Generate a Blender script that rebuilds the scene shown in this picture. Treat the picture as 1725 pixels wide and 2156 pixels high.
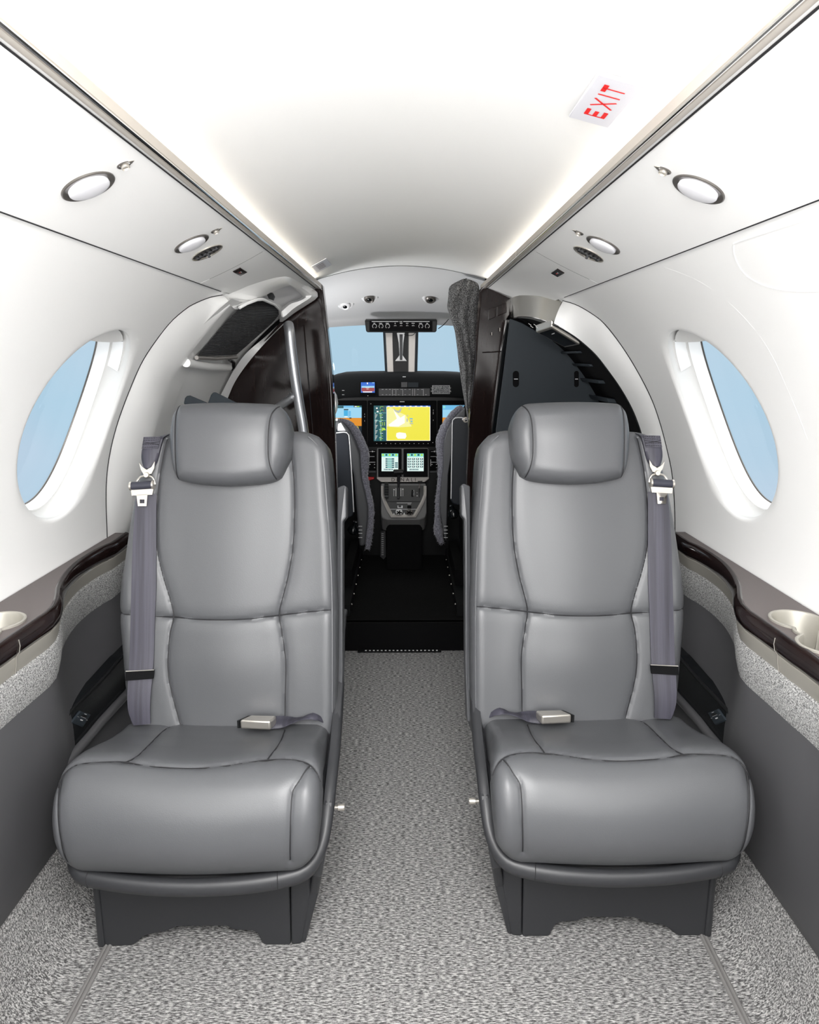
import bpy, bmesh, math, random
import numpy as np
from mathutils import Vector, Matrix
random.seed(4); np.random.seed(4)
PI = math.pi
for o in list(bpy.data.objects): bpy.data.objects.remove(o)
SC = bpy.context.scene; COL = SC.collection

# ------------------------------------------------------------------ camera
F = 1450.0; W_, H_ = 1725.0, 2156.0
PIT = math.atan2(324, F); YAW = math.atan2(8.5, F)
CAM = Vector((.013, 0, 1.15))
cd = bpy.data.cameras.new('camera'); cam = bpy.data.objects.new('camera', cd); COL.objects.link(cam)
cd.sensor_fit = 'VERTICAL'; cd.sensor_height = 36; cd.lens = 36 * F / H_; cd.clip_start = .01
cam.location = CAM; cam.rotation_euler = (PI/2 - PIT, 0, -YAW); SC.camera = cam

# ------------------------------------------------------------------ sky, added fill lamps, exposure
wd = bpy.data.worlds.new('sky'); SC.world = wd; wd.use_nodes = True
nt = wd.node_tree; nt.nodes.clear()
wo = nt.nodes.new('ShaderNodeOutputWorld'); bg = nt.nodes.new('ShaderNodeBackground')
tc = nt.nodes.new('ShaderNodeTexCoord'); sx = nt.nodes.new('ShaderNodeSeparateXYZ')
rp = nt.nodes.new('ShaderNodeValToRGB'); ns = nt.nodes.new('ShaderNodeTexNoise'); nr = nt.nodes.new('ShaderNodeValToRGB')
mx = nt.nodes.new('ShaderNodeMixRGB')
nt.links.new(tc.outputs['Generated'], sx.inputs[0])
mr = nt.nodes.new('ShaderNodeMapRange'); mr.inputs['From Min'].default_value = -1; mr.inputs['From Max'].default_value = 1
nt.links.new(sx.outputs['Z'], mr.inputs['Value']); nt.links.new(mr.outputs[0], rp.inputs[0])
BRT = (2.2, 2.22, 2.25, 1)      # unseen apron below and sky above, brightened to add daylight
rp.color_ramp.elements[0].position = .27; rp.color_ramp.elements[0].color = (1.1, 1.1, 1.1, 1)
rp.color_ramp.elements[1].position = .70; rp.color_ramp.elements[1].color = BRT
for p_, c_ in ((.375, (.46, .62, .76, 1)), (.47, (.45, .65, .80, 1)), (.56, (.47, .67, .80, 1))):
    e = rp.color_ramp.elements.new(p_); e.color = c_
nt.links.new(tc.outputs['Generated'], ns.inputs['Vector']); ns.inputs['Scale'].default_value = 3.2; ns.inputs['Detail'].default_value = 3
nt.links.new(ns.outputs['Fac'], nr.inputs[0]); nr.color_ramp.elements[0].position = .5; nr.color_ramp.elements[1].position = .75
nr.color_ramp.elements[0].color = (0, 0, 0, 1); nr.color_ramp.elements[1].color = (.5, .5, .5, 1)
nt.links.new(nr.outputs[0], mx.inputs[0]); nt.links.new(rp.outputs[0], mx.inputs[1]); mx.inputs[2].default_value = (.66, .71, .84, 1)
nt.links.new(mx.outputs[0], bg.inputs[0]); bg.inputs[1].default_value = 1.0
nt.links.new(bg.outputs[0], wo.inputs[0])

def area(name, loc, target, sx_, sy_, power, col=(1, 1, 1)):
    ld = bpy.data.lights.new(name, 'AREA'); ld.shape = 'RECTANGLE'; ld.size = sx_; ld.size_y = sy_; ld.energy = power; ld.color = col
    lo = bpy.data.objects.new(name, ld); COL.objects.link(lo); lo.location = loc
    lo.rotation_euler = (Vector(target) - Vector(loc)).to_track_quat('-Z', 'Y').to_euler()
    return lo
area('aft_fill', (0, -.60, 1.30), (0, 1.3, .75), 1.0, .3, 2.5, (1, .99, .985))  # unseen fill added behind the camera, aimed at the seats
area('overhead_fill', (0, .16, 1.41), (0, .62, 0), .45, .7, 37, (1, .99, .98))  # unseen fill added under the headliner to brighten carpet and cushions
area('uplight_fill', (0, -.35, .92), (0, .55, 1.72), 1.1, .5, 26, (1, .99, .985))  # unseen fill added low behind the camera to lift the ceiling
area('cockpit_fill', (-.5, 2.86, .85), (.25, 3.1, 1.5), .25, .25, 5.0, (1, 1, 1))  # fill hidden behind the left bulkhead, added to brighten the cockpit ceiling
SC.view_settings.view_transform = 'Standard'; SC.view_settings.look = 'None'
SC.view_settings.gamma = 1; SC.view_settings.exposure = 0.0; SC.view_settings.use_curve_mapping = False

# ------------------------------------------------------------------ projection helpers (a photo pixel -> a point at a known real distance)
cP, sP, cY, sY = math.cos(PIT), math.sin(PIT), math.cos(YAW), math.sin(YAW)
def ray(u, v):
    xc = (u - 862.5) / F; yc = (1078 - v) / F
    x, y, z = xc, cP + yc * sP, -sP + yc * cP
    return Vector((x * cY + y * sY, -x * sY + y * cY, z))
def at(u, v, X=None, Y=None, Z=None):
    d = ray(u, v)
    i, val = (0, X) if X is not None else (1, Y) if Y is not None else (2, Z)
    return CAM + d * ((val - CAM[i]) / d[i])
ZC = .70; RW = .775
def cyl(u, v, R=RW):
    d = ray(u, v); ox, oz = CAM.x, CAM.z - ZC
    a = d.x**2 + d.z**2; b = 2 * (ox * d.x + oz * d.z); c = ox**2 + oz**2 - R * R
    return CAM + d * ((-b + math.sqrt(b * b - 4 * a * c)) / 2 / a)
def cp(ox, oy, s, pts): return [(ox + x * s, oy + y * s) for x, y in pts]

# ------------------------------------------------------------------ materials
MATS = {}
def mat(name, col, rough=.5, metal=0, noise=None, bump=None, emit=None, coat=0, spec=.5, alpha=None, trans=0, sheen=0, vor=None, wave=None):
    m = bpy.data.materials.new(name); m.use_nodes = True; n = m.node_tree; b = n.nodes['Principled BSDF']
    b.inputs['Base Color'].default_value = (*col, 1); b.inputs['Roughness'].default_value = rough; b.inputs['Metallic'].default_value = metal
    b.inputs['Coat Weight'].default_value = coat; b.inputs['Coat Roughness'].default_value = .05
    b.inputs['Specular IOR Level'].default_value = spec; b.inputs['Transmission Weight'].default_value = trans
    if sheen: b.inputs['Sheen Weight'].default_value = sheen
    if emit: b.inputs['Emission Color'].default_value = (*emit[0], 1); b.inputs['Emission Strength'].default_value = emit[1]
    t = n.nodes.new('ShaderNodeTexCoord')
    def tex(kind, scale, stretch, detail=4, rough_=.6):
        mp = n.nodes.new('ShaderNodeMapping'); n.links.new(t.outputs['Object'], mp.inputs[0]); mp.inputs['Scale'].default_value = stretch
        x = n.nodes.new('ShaderNodeTex' + kind); n.links.new(mp.outputs[0], x.inputs['Vector']); x.inputs['Scale'].default_value = scale
        if kind == 'Noise': x.inputs['Detail'].default_value = detail; x.inputs['Roughness'].default_value = rough_
        return x
    if noise:   # (scale, stretch, dark, light, lo, hi)
        x = tex('Noise', noise[0], noise[1], 5, .7); r = n.nodes.new('ShaderNodeValToRGB'); n.links.new(x.outputs['Fac'], r.inputs[0])
        r.color_ramp.elements[0].color = (*noise[2], 1); r.color_ramp.elements[1].color = (*noise[3], 1)
        r.color_ramp.elements[0].position = noise[4]; r.color_ramp.elements[1].position = noise[5]
        n.links.new(r.outputs[0], b.inputs['Base Color'])
    if bump:    # (kind, scale, stretch, strength, distance)
        x = tex(bump[0], bump[1], bump[2]); bp = n.nodes.new('ShaderNodeBump'); bp.inputs['Strength'].default_value = bump[3]; bp.inputs['Distance'].default_value = bump[4]
        n.links.new(x.outputs['Distance' if bump[0] == 'Voronoi' else 'Fac'], bp.inputs['Height']); n.links.new(bp.outputs[0], b.inputs['Normal'])
    MATS[name] = m; return m
ONE = (1, 1, 1)
M_white = mat('white_lining', (.87, .87, .862), .55, bump=('Noise', 260, ONE, .06, .002))
M_reveal = mat('shade_toned_reveal', (.66, .66, .65), .6)  # greyer than the lining: shade of the reveal put into its colour
M_ceil = mat('white_headliner', (.93, .93, .92), .5, bump=('Noise', 200, ONE, .04, .002))
M_gloss = mat('white_plastic', (.86, .86, .85), .32)
M_cockc = mat('pale_grey_plastic', (.74, .74, .75), .55)
M_leather = mat('grey_leather', (.074, .0765, .082), .42, bump=('Voronoi', 520, ONE, .10, .0006), spec=.5)
M_leatherd = mat('charcoal_plastic', (.027, .028, .031), .45, bump=('Noise', 900, ONE, .12, .0004))
M_panel = mat('dark_grey_leather', (.075, .075, .079), .5, bump=('Noise', 500, ONE, .06, .0005))
M_seam = mat('dark_stitching', (.012, .012, .014), .7)
M_carpet = mat('mottled_carpet', (.2, .2, .2), .95, noise=(300, (.30, 1.25, 1), (.026, .025, .025), (.70, .69, .675), .43, .63), bump=('Noise', 520, (.8, 1.4, 1), .9, .004), sheen=.2)
M_carpetd = mat('carpet_edge_cord', (.19, .185, .18), .9, bump=('Noise', 500, ONE, .5, .002))
M_black = mat('black_plastic', (.008, .0085, .009), .42, spec=.22)
M_blackc = mat('black_carpet', (.008, .008, .008), .95, spec=.1, noise=(300, ONE, (.0035, .0035, .0035), (.014, .014, .0145), .4, .8))
M_matte = mat('matt_glareshield', (.016, .017, .018), .85, spec=.12)
M_void = mat('deep_black', (.003, .003, .0035), .8, spec=.12)  # plain near-black shared by bezels, cavities and blocking sheets
M_glossb = mat('gloss_black', (.004, .005, .006), .15, spec=.3)
M_wood = mat('dark_gloss_veneer', (.02, .012, .011), .10, spec=.35, noise=(5, (12, 3, 1), (.006, .0035, .0035), (.017, .0095, .0085), .3, .7))
M_ledge = mat('taupe_ledge', (.10, .083, .080), .5, bump=('Noise', 900, ONE, .15, .0005))
M_champ = mat('champagne_metal', (.36, .345, .305), .42, metal=.35)
M_rail = mat('brushed_nickel_rail', (.50, .46, .41), .42, metal=.35, bump=('Noise', 300, (1, .02, 1), .15, .001))
M_nick = mat('nickel', (.14, .13, .12), .34, metal=.55)
M_nickl = mat('satin_buckle', (.60, .57, .52), .30, metal=.85)
M_chrome = mat('bright_metal', (.85, .84, .82), .15, metal=1)
M_silver = mat('silver_tube', (.40, .41, .43), .33, metal=.8)
M_fabric = mat('grey_knit_fabric', (.3, .3, .3), .95, noise=(420, (1, 1, 1), (.03, .03, .032), (.62, .62, .61), .38, .62), bump=('Noise', 420, ONE, .8, .003))
M_web = mat('navy_grey_webbing', (.04, .04, .06), .6, noise=(60, (1, .02, .02), (.022, .0215, .031), (.045, .043, .060), .4, .6), bump=('Noise', 900, (1, 1, 1), .4, .0006))
M_webd = mat('dark_webbing', (.022, .023, .035), .6)
M_curtain = mat('black_tweed', (.03, .03, .03), .95, noise=(330, ONE, (.008, .008, .009), (.26, .26, .26), .44, .62), bump=('Noise', 500, ONE, .5, .002))
M_fur = mat('grey_sheepskin', (.16, .16, .19), .95, noise=(160, ONE, (.09, .09, .11), (.30, .30, .35), .35, .65), sheen=.4)
M_slate = mat('slate_board', (.022, .029, .036), .6, spec=.3)
M_navy = mat('navy_leather', (.013, .016, .022), .45, spec=.3)
M_mesh = mat('black_mesh_cloth', (.02, .02, .023), .7)
M_meshl = mat('mesh_cord', (.085, .085, .09), .6)
M_lens = mat('lamp_lens', (.66, .66, .69), .55, spec=.3)
M_red = mat('red_letters', (.85, .02, .02), .5)
M_redk = mat('red_plastic', (.5, .01, .01), .4)
M_sign = mat('white_sign', (.74, .74, .79), .4, spec=.3)
M_ink = mat('grey_ink', (.25, .2, .22), .6)
M_sea = mat('white_marks', (.62, .62, .62), .5)
M_tan = mat('taupe_metal_trim', (.36, .34, .32), .38, metal=.4)
M_ped = mat('grey_console', (.13, .13, .13), .5)
M_pedd = mat('console_face', (.045, .045, .047), .5)
M_led = mat('warm_led', (1, .9, .75), .5, emit=((1, .95, .87), 9))
def em(name, c, s=1.0): return mat(name, (.01, .01, .01), .3, emit=(c, s), spec=.2)
E_sky = em('screen_sky', (.16, .50, .80)); E_sky2 = em('screen_pale_sky', (.33, .66, .86)); E_org = em('screen_orange', (.75, .28, .02)); E_yel = em('screen_yellow', (.88, .80, .06))
E_yel2 = em('screen_pale_yellow', (.92, .90, .35)); E_hot = em('screen_white', (1, 1, .93)); E_teal = em('screen_teal', (.01, .09, .11)); E_cyan = em('screen_cyan', (.25, .75, .68)); E_green = em('screen_green', (.45, .75, .06))
E_blue = em('screen_blue', (.02, .14, .62)); E_redd = em('screen_red', (.35, .05, .05)); E_grey = em('screen_grey', (.5, .52, .42)); E_dark = em('screen_dark', (.01, .02, .03)); E_pale = em('screen_pale', (.75, .92, .88)); E_azure = em('screen_azure', (.05, .42, .75))
# clear cabin glass
M_glass = bpy.data.materials.new('clear_pane'); M_glass.use_nodes = True; g = M_glass.node_tree; g.nodes.clear()
go = g.nodes.new('ShaderNodeOutputMaterial'); tr = g.nodes.new('ShaderNodeBsdfTransparent'); gl = g.nodes.new('ShaderNodeBsdfGlossy'); mg = g.nodes.new('ShaderNodeMixShader')
tr.inputs[0].default_value = (.97, .985, .99, 1); gl.inputs['Roughness'].default_value = .02; mg.inputs[0].default_value = .03
g.links.new(tr.outputs[0], mg.inputs[1]); g.links.new(gl.outputs[0], mg.inputs[2]); g.links.new(mg.outputs[0], go.inputs[0])

# ------------------------------------------------------------------ object helpers
ORG = {}
def tag(o, label=None, cat=None, group=None, kind=None):
    if label: o['label'] = label
    if cat: o['category'] = cat
    if group: o['group'] = group
    if kind: o['kind'] = kind
    return o
def thing(name, loc, label, cat, group=None):
    o = bpy.data.objects.new(name, None); COL.objects.link(o); o.location = loc; o.empty_display_size = .05
    ORG[o] = Vector(loc); return tag(o, label, cat, group)
class MB:
    def __init__(s): s.v = []; s.f = []; s.m = []; s.mats = []
    def mi(s, m):
        if m not in s.mats: s.mats.append(m)
        return s.mats.index(m)
    def add(s, vs, fs, m):
        k = len(s.v); s.v += [Vector(p) for p in vs]; i = s.mi(m)
        for f in fs: s.f.append([k + q for q in f]); s.m.append(i)
        return s
    def quad(s, a, b, c, d, m): return s.add([a, b, c, d], [(0, 1, 2, 3)], m)
    def poly(s, pts, m): return s.add(pts, [tuple(range(len(pts)))], m)
    def prism(s, pts, dvec, m):
        n = len(pts); d = Vector(dvec); P = [Vector(p) for p in pts]
        return s.add(P + [p + d for p in P], [tuple(range(n)), tuple(range(2*n - 1, n - 1, -1))] + [(i, (i + 1) % n, n + (i + 1) % n, n + i) for i in range(n)], m)
    def box(s, lo, hi, m, rot=None, about=None):
        x0, y0, z0 = lo; x1, y1, z1 = hi
        P = [Vector(p) for p in ((x0, y0, z0), (x1, y0, z0), (x1, y1, z0), (x0, y1, z0), (x0, y0, z1), (x1, y0, z1), (x1, y1, z1), (x0, y1, z1))]
        if rot is not None:
            c = Vector(about) if about is not None else (P[0] + P[6]) / 2
            P = [c + rot @ (p - c) for p in P]
        return s.add(P, [(0, 3, 2, 1), (4, 5, 6, 7), (0, 1, 5, 4), (1, 2, 6, 5), (2, 3, 7, 6), (3, 0, 4, 7)], m)
    def loft(s, rings, m, closed=True, caps=False):
        n = len(rings[0]); vs = [p for r in rings for p in r]; fs = []
        for i in range(len(rings) - 1):
            for j in range(n if closed else n - 1):
                a = i * n + j; b = i * n + (j + 1) % n
                fs.append((a, b, b + n, a + n))
        if caps: fs += [tuple(range(n - 1, -1, -1)), tuple(range(len(vs) - n, len(vs)))]
        return s.add(vs, fs, m)
    def tube(s, path, r, m, seg=10, caps=True, closed=False):
        P = [Vector(p) for p in path]; n = len(P); rings = []
        up = Vector((.13, .21, .97)); 
        for i, p in enumerate(P):
            if closed: t = P[(i + 1) % n] - P[i - 1]
            else: t = P[min(i + 1, n - 1)] - P[max(i - 1, 0)]
            t.normalize(); a = up - t * up.dot(t)
            if a.length < .05: a = Vector((1, 0, 0)) - t * t.x
            a.normalize(); up = a; b = t.cross(a); rr = r[i] if isinstance(r, (list, tuple)) else r
            rings.append([p + (a * math.cos(q) + b * math.sin(q)) * rr for q in [2*PI*k/seg for k in range(seg)]])
        if closed: rings.append(rings[0])
        return s.loft(rings, m, True, caps and not closed)
    def lathe(s, c, axis, prof, m, seg=40, sx_=1, ref=None):
        c = Vector(c); ax = Vector(axis).normalized(); u = Vector(ref) if ref else Vector((0, 1, 0))
        u = (u - ax * ax.dot(u)).normalized(); w = ax.cross(u)
        rings = [[c + ax * h + (u * math.cos(q) * sx_ + w * math.sin(q)) * r for q in [2*PI*k/seg for k in range(seg)]] for r, h in prof]
        return s.loft(rings, m, True, True)
    def build(s, name, parent=None, smooth=True, bevel=0, label=None, kind=None, sub=0, angle=40, segs=3):
        me = bpy.data.meshes.new(name); o = bpy.data.objects.new(name, me); COL.objects.link(o)
        org = ORG[parent] if parent else Vector((0, 0, 0)); ORG[o] = org
        me.from_pydata([tuple(p - org) for p in s.v], [], s.f)
        for m in s.mats: me.materials.append(m)
        me.polygons.foreach_set('material_index', s.m)
        bm = bmesh.new(); bm.from_mesh(me); bmesh.ops.remove_doubles(bm, verts=bm.verts, dist=1e-6)
        bmesh.ops.recalc_face_normals(bm, faces=bm.faces); bm.to_mesh(me); bm.free()
        if parent: o.parent = parent
        if smooth: me.polygons.foreach_set('use_smooth', [True] * len(me.polygons)); me.set_sharp_from_angle(angle=math.radians(angle))
        if bevel:
            b = o.modifiers.new('bevel', 'BEVEL'); b.width = bevel; b.segments = segs; b.limit_method = 'ANGLE'; b.angle_limit = math.radians(35); b.harden_normals = False
        if sub: q = o.modifiers.new('sub', 'SUBSURF'); q.levels = sub; q.render_levels = sub
        if label: o['label'] = label
        if kind: o['kind'] = kind
        return o
def top(mb, name, label, cat, group=None, kind=None, **k):
    return tag(mb.build(name, **k), label, cat, group, kind)
def struct(mb, name, **k): return tag(mb.build(name, **k), kind='structure')
def resample(P, n, closed=False):
    P = [Vector(p) for p in P]
    if closed: P = P + [P[0]]
    L = [0]
    for a, b in zip(P, P[1:]): L.append(L[-1] + (b - a).length)
    out = []; m = n if closed else n - 1; j = 0
    for i in range(n):
        t = L[-1] * i / m
        while j < len(L) - 2 and L[j + 1] < t: j += 1
        k = (t - L[j]) / max(1e-9, L[j + 1] - L[j]); out.append(P[j].lerp(P[j + 1], min(1, k)))
    return out
def smooth_path(P, n, closed=False):
    P = [Vector(p) for p in P]; N = len(P); out = []
    segs = N if closed else N - 1; per = max(4, n // segs + 2)
    g = lambda i: P[i % N] if closed else P[max(0, min(N - 1, i))]
    for i in range(segs):
        a, b, c, d = g(i - 1), g(i), g(i + 1), g(i + 2)
        for k in range(per):
            t = k / per
            out.append(.5 * ((2*b) + (c - a)*t + (2*a - 5*b + 4*c - d)*t*t + (3*b - a - 3*c + d)*t**3))
    if not closed: out.append(P[-1])
    return resample(out, n, closed)
def text(body, size, origin, xdir, ydir, m, name, parent, align='CENTER', sxx=1.0, lift=0, label=None):
    cu = bpy.data.curves.new('t', 'FONT'); cu.body = body; cu.size = size; cu.align_x = align; cu.align_y = 'CENTER'; cu.resolution_u = 2
    to = bpy.data.objects.new('t', cu); COL.objects.link(to); bpy.context.view_layer.update()
    me = to.evaluated_get(bpy.context.evaluated_depsgraph_get()).to_mesh()
    X = Vector(xdir).normalized(); Yd = Vector(ydir).normalized(); O = Vector(origin)
    mb = MB(); mb.add([O + X * (v.co.x * sxx) + Yd * v.co.y for v in me.vertices], [tuple(p.vertices) for p in me.polygons], m)
    bpy.data.objects.remove(to)
    return mb.build(name, parent, smooth=False, label=label)

# =================================================================== CABIN SHELL
Y0, Y1 = -1.5, 1.95
def wp(th, Y, s, R=RW): return Vector((s * R * math.cos(th), Y, ZC + R * math.sin(th)))
TH_SEAM = math.atan2(1.318 - ZC, .462)
WIN = dict(yc=1.515, hy=.199, tc=math.radians(24.0), ht=math.radians(16.6))
def win_loop(k, R, s, n=96, dy=0, dt=0, fy=1, ft=1):
    out = []
    for i in range(n):
        q = 2*PI*i/n
        out.append(wp(WIN['tc'] + dt + WIN['ht'] * ft * math.sin(q), WIN['yc'] + dy + WIN['hy'] * fy * math.cos(q), s, R))
    return out
def wall(s, name, Yend):
    mb = MB(); n = 96
    ya, yb, ta, tb = 1.20, 1.80, math.radians(3), math.radians(47.5)
    # ring-wise patch round the window opening
    def rect_pt(i):
        q = 2*PI*i/n; dx, dt = math.cos(q), math.sin(q)
        ey = (yb - WIN['yc']) if dx > 0 else (WIN['yc'] - ya); et = (tb - WIN['tc']) if dt > 0 else (WIN['tc'] - ta)
        k = min(ey / abs(dx) if abs(dx) > 1e-9 else 9, et / abs(dt) if abs(dt) > 1e-9 else 9)
        return WIN['tc'] + dt * k, WIN['yc'] + dx * k
    rings = []
    for k in range(13):
        w = (k / 12) ** 1.4; ring = []
        for i in range(n):
            q = 2*PI*i/n; rt, ry = rect_pt(i)
            th = (WIN['tc'] + WIN['ht'] * math.sin(q)) * (1 - w) + rt * w; y = (WIN['yc'] + WIN['hy'] * math.cos(q)) * (1 - w) + ry * w
            ring.append(wp(th, y, s, RW + .006 * math.exp(-(k / 1.3)**2)))
        rings.append(ring)
    mb.loft(rings, M_white)
    mb2 = lambda y_a, y_b, t_a, t_b, ny, nt_: mb.loft([[wp(t_a + (t_b - t_a) * j / nt_, y_a + (y_b - y_a) * i / ny, s) for j in range(nt_ + 1)] for i in range(ny + 1)], M_white, closed=False)
    tlo = math.radians(-2)
    mb2(Y0, ya + .01, tlo, TH_SEAM, 12, 30); mb2(yb - .01, Yend, tlo, TH_SEAM, 4, 30)
    mb2(ya, yb, tlo, ta + .012, 4, 6); mb2(ya, yb, tb - .012, TH_SEAM, 4, 6)
    return struct(mb, name, smooth=True)
wall(-1, 'wall_left', 2.02); wall(1, 'wall_right', 2.12)
# window surrounds
def window(s, name, trim_only=False):
    root = bpy.data.objects.new(name, None); COL.objects.link(root); root.location = wp(WIN['tc'], WIN['yc'], s); ORG[root] = Vector(root.location); tag(root, kind='structure')
    mb = MB(); rr = [(RW + .006, 1, 1), (RW + .010, .990, .990), (RW + .016, .992, .992), (RW + .03, 1.0, 1.0), (RW + .044, .985, .985), (RW + .05, .95, .955)]
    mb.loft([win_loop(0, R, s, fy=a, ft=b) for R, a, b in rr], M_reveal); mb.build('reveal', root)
    mb = MB(); mb.loft([win_loop(0, R, s, fy=a, ft=b) for R, a, b in [(RW + .05, .95, .955), (RW + .049, .935, .94), (RW + .060, .925, .93), (RW + .078, .915, .92)]], M_gloss); mb.build('inner_frame', root)
    mb = MB(); mb.tube(win_loop(0, RW + .052, s, fy=.952, ft=.957), .0012, M_seam, 6, closed=True)
    mb.tube(win_loop(0, RW + .0785, s, fy=.915, ft=.92), .0022, M_nick, 6, closed=True); mb.build('gasket', root)
    mb = MB(); mb.loft([win_loop(0, RW + .080, s, fy=.95 * k, ft=.935 * k) for k in (1.0, .6, .3, .02)], M_glass); mb.build('pane', root)
    # pull-down shade stowed in the head of the opening
    mb = MB(); R2 = RW + .020
    pts = []
    for i in range(17):
        q = PI * (.16 + .68 * i / 16)
        pts.append((WIN['tc'] + WIN['ht'] * .972 * math.sin(q), WIN['yc'] + WIN['hy'] * .972 * math.cos(q)))
    low = [(WIN['tc'] + WIN['ht'] * (.86 - .05 * math.sin(PI * i / 16)), WIN['yc'] + WIN['hy'] * .972 * (math.cos(PI * .16) * (1 - i / 8))) for i in range(17)]
    mb.loft([[wp(t, y, s, R2 + .035) for t, y in pts], [wp(t, y, s, R2) for t, y in pts], [wp(t, y, s, R2) for t, y in low], [wp(t, y, s, R2 + .035) for t, y in low]], M_gloss, closed=False)
    mb.build('shade', root, angle=50)
window(-1, 'window_1'); window(1, 'window_2')

# ceiling headliner: shallow arch between the two cove rails
def ceil_z(x): return 1.478 - .045 * (abs(x) / .30) ** 2.0
mb = MB(); mb.loft([[Vector((x, y, ceil_z(x) )) for x in [(-.33 + .66 * i / 40) for i in range(41)]] for y in [Y0 + (2.645 - Y0) * j / 16 for j in range(17)]], M_ceil, closed=False)
struct(mb, 'ceiling')
mb = MB(); mb.loft([[Vector((x, y, ceil_z(x) + .002)) for x in [(-.29 + .58 * i / 30) for i in range(31)]] for y in (2.628, 2.634)], M_seam, closed=False)
struct(mb, 'trim_1')
# cove: outboard closing strip + LED tape above the rail
for s, n1 in ((-1, 'trim_2'), (1, 'trim_3')):
    mb = MB(); sec = [(.286, 1.396), (.287, 1.409), (.292, 1.413), (.300, 1.409), (.304, 1.396), (.300, 1.392), (.291, 1.391)]
    ys = [Y0, 1.905, 1.909, 2.62]
    mb.loft([[Vector((s * x, Y0, z)) for x, z in sec], [Vector((s * x, 1.795, z)) for x, z in sec]], M_rail, caps=True)
    mb.loft([[Vector((s * x, 1.799, z)) for x, z in sec], [Vector((s * x, 2.62, z)) for x, z in sec]], M_rail, caps=True)
    mb.tube([(s * .2875, Y0, 1.3925), (s * .2875, 2.62, 1.3925)], .0022, M_chrome, 8); mb.tube([(s * .305, Y0, 1.3915), (s * .305, 2.62, 1.3915)], .0012, M_seam, 6)
    struct(mb, n1)
for s, nm in ((-1, 'left'), (1, 'right')):
    mb = MB(); mb.quad((s * .318, Y0, 1.418), (s * .318, 2.6, 1.418), (s * .318, 2.6, 1.428), (s * .318, Y0, 1.428), M_led)
    mb.quad((s * .300, Y0, 1.405), (s * .300, 2.6, 1.405), (s * .330, 2.6, 1.410), (s * .330, Y0, 1.410), M_white)
    mb.quad((s * .330, Y0, 1.40), (s * .330, 2.6, 1.40), (s * .330, 2.6, 1.45), (s * .330, Y0, 1.45), M_white)
    top(mb, 'cove_light', 'warm light strip hidden in the long cove above the %s metal ceiling rail' % nm, 'light')

# overhead service panels (the sloping strip between rail and wall)
PSU = {}
def ps(a, Y, s, d=0):   # a: 0 at rail .. 1 at wall seam
    x = .302 + .160 * a; z = 1.394 - .076 * a + .004 * math.sin(PI * a)
    return Vector((s * (x - .43 * d), Y, z - .9 * d))
def psu_at(u, v, s):
    d = ray(u, v); n = Vector((-s * .43, 0, -.90)).normalized(); p0 = ps(.5, 0, s); t = (p0 - CAM).dot(n) / d.dot(n); return CAM + d * t
ENDS = {-1: [(468, 621), (520, 603), (560, 590), (590, 583), (606, 582), (625, 588), (645, 600), (664, 612)],
        1: [(1018, 617), (1035, 629), (1053, 640), (1069, 632), (1092, 622), (1136, 622), (1165, 629), (1188, 633)]}
for s, nm, ye, ysm in ((-1, 'left', 2.62, 1.67), (1, 'right', 2.62, 1.67)):
    root = thing('overhead_console', ps(.5, .6, s), 'long white service strip sloping down from the %s metal ceiling rail to the wall' % nm, 'panel')
    mb = MB()
    ends = sorted([((abs(q.x) - .302) / .160, q.y) for q in [psu_at(u, v, s) for u, v in ENDS[s]]])
    ye_ = lambda a: float(np.interp(a, [q[0] for q in ends], [q[1] for q in ends]))
    NN = 40
    mb.loft([[ps(i / NN, Y0, s) for i in range(NN + 1)], [ps(i / NN, ysm - .001 + .03 * math.sin(PI * i / NN), s) for i in range(NN + 1)]], M_white, closed=False)
    mb.loft([[ps(i / NN, ysm + .001 + .03 * math.sin(PI * i / NN), s) for i in range(NN + 1)], [ps(i / NN, ye_(i / NN), s) for i in range(NN + 1)]], M_white, closed=False)
    mb.loft([[ps(1, y, s), ps(1, y, s) + Vector((s * .002, 0, .02))] for y in (Y0, ye_(1))], M_white, closed=False)
    mb.build('strip', root)
    mb = MB(); mb.tube([ps(1.0, Y0, s) + Vector((s * .001, 0, .0)), ps(1.0, 1.86 if s < 0 else 2.03, s) + Vector((s * .001, 0, 0))], .0014, M_seam, 6); mb.build('seam', root)
    PSU[s] = root
axp = lambda s: Vector((-s * .43, 0, -.90)).normalized()
def psu_at(u, v, s):
    d = ray(u, v); n = axp(s); p0 = ps(.5, 0, s); t = (p0 - CAM).dot(n) / d.dot(n); return CAM + d * t
def lamp(u, v, s, label, r=.0345):
    c = psu_at(u, v, s); n = axp(s); root = thing('reading_light', c, label, 'light', 'round reading lights in the overhead strips')
    mb = MB(); mb.lathe(c, n, [(r, -.001), (r, .0022), (r - .0012, .003), (r - .0085, .0012), (r - .0095, -.004)], M_nick, 48); mb.build('ring', root)
    mb = MB(); rl = r - .009
    mb.lathe(c, n, [(rl, -.006), (rl + .0008, .0045), (rl, .0058), (rl * .8, .0078), (rl * .4, .0090), (.0005, .0094)], M_lens, 48)
    mb.build('lens', root)
lamp(185, 391, -1, 'round white reading light nearest the camera in the left overhead strip')
lamp(403, 512, -1, 'round white reading light beside the black air vent in the left overhead strip')
lamp(1472, 397, 1, 'round white reading light nearest the camera in the right overhead strip')
lamp(1271, 515, 1, 'round white reading light beside the black air vent in the right overhead strip')
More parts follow.
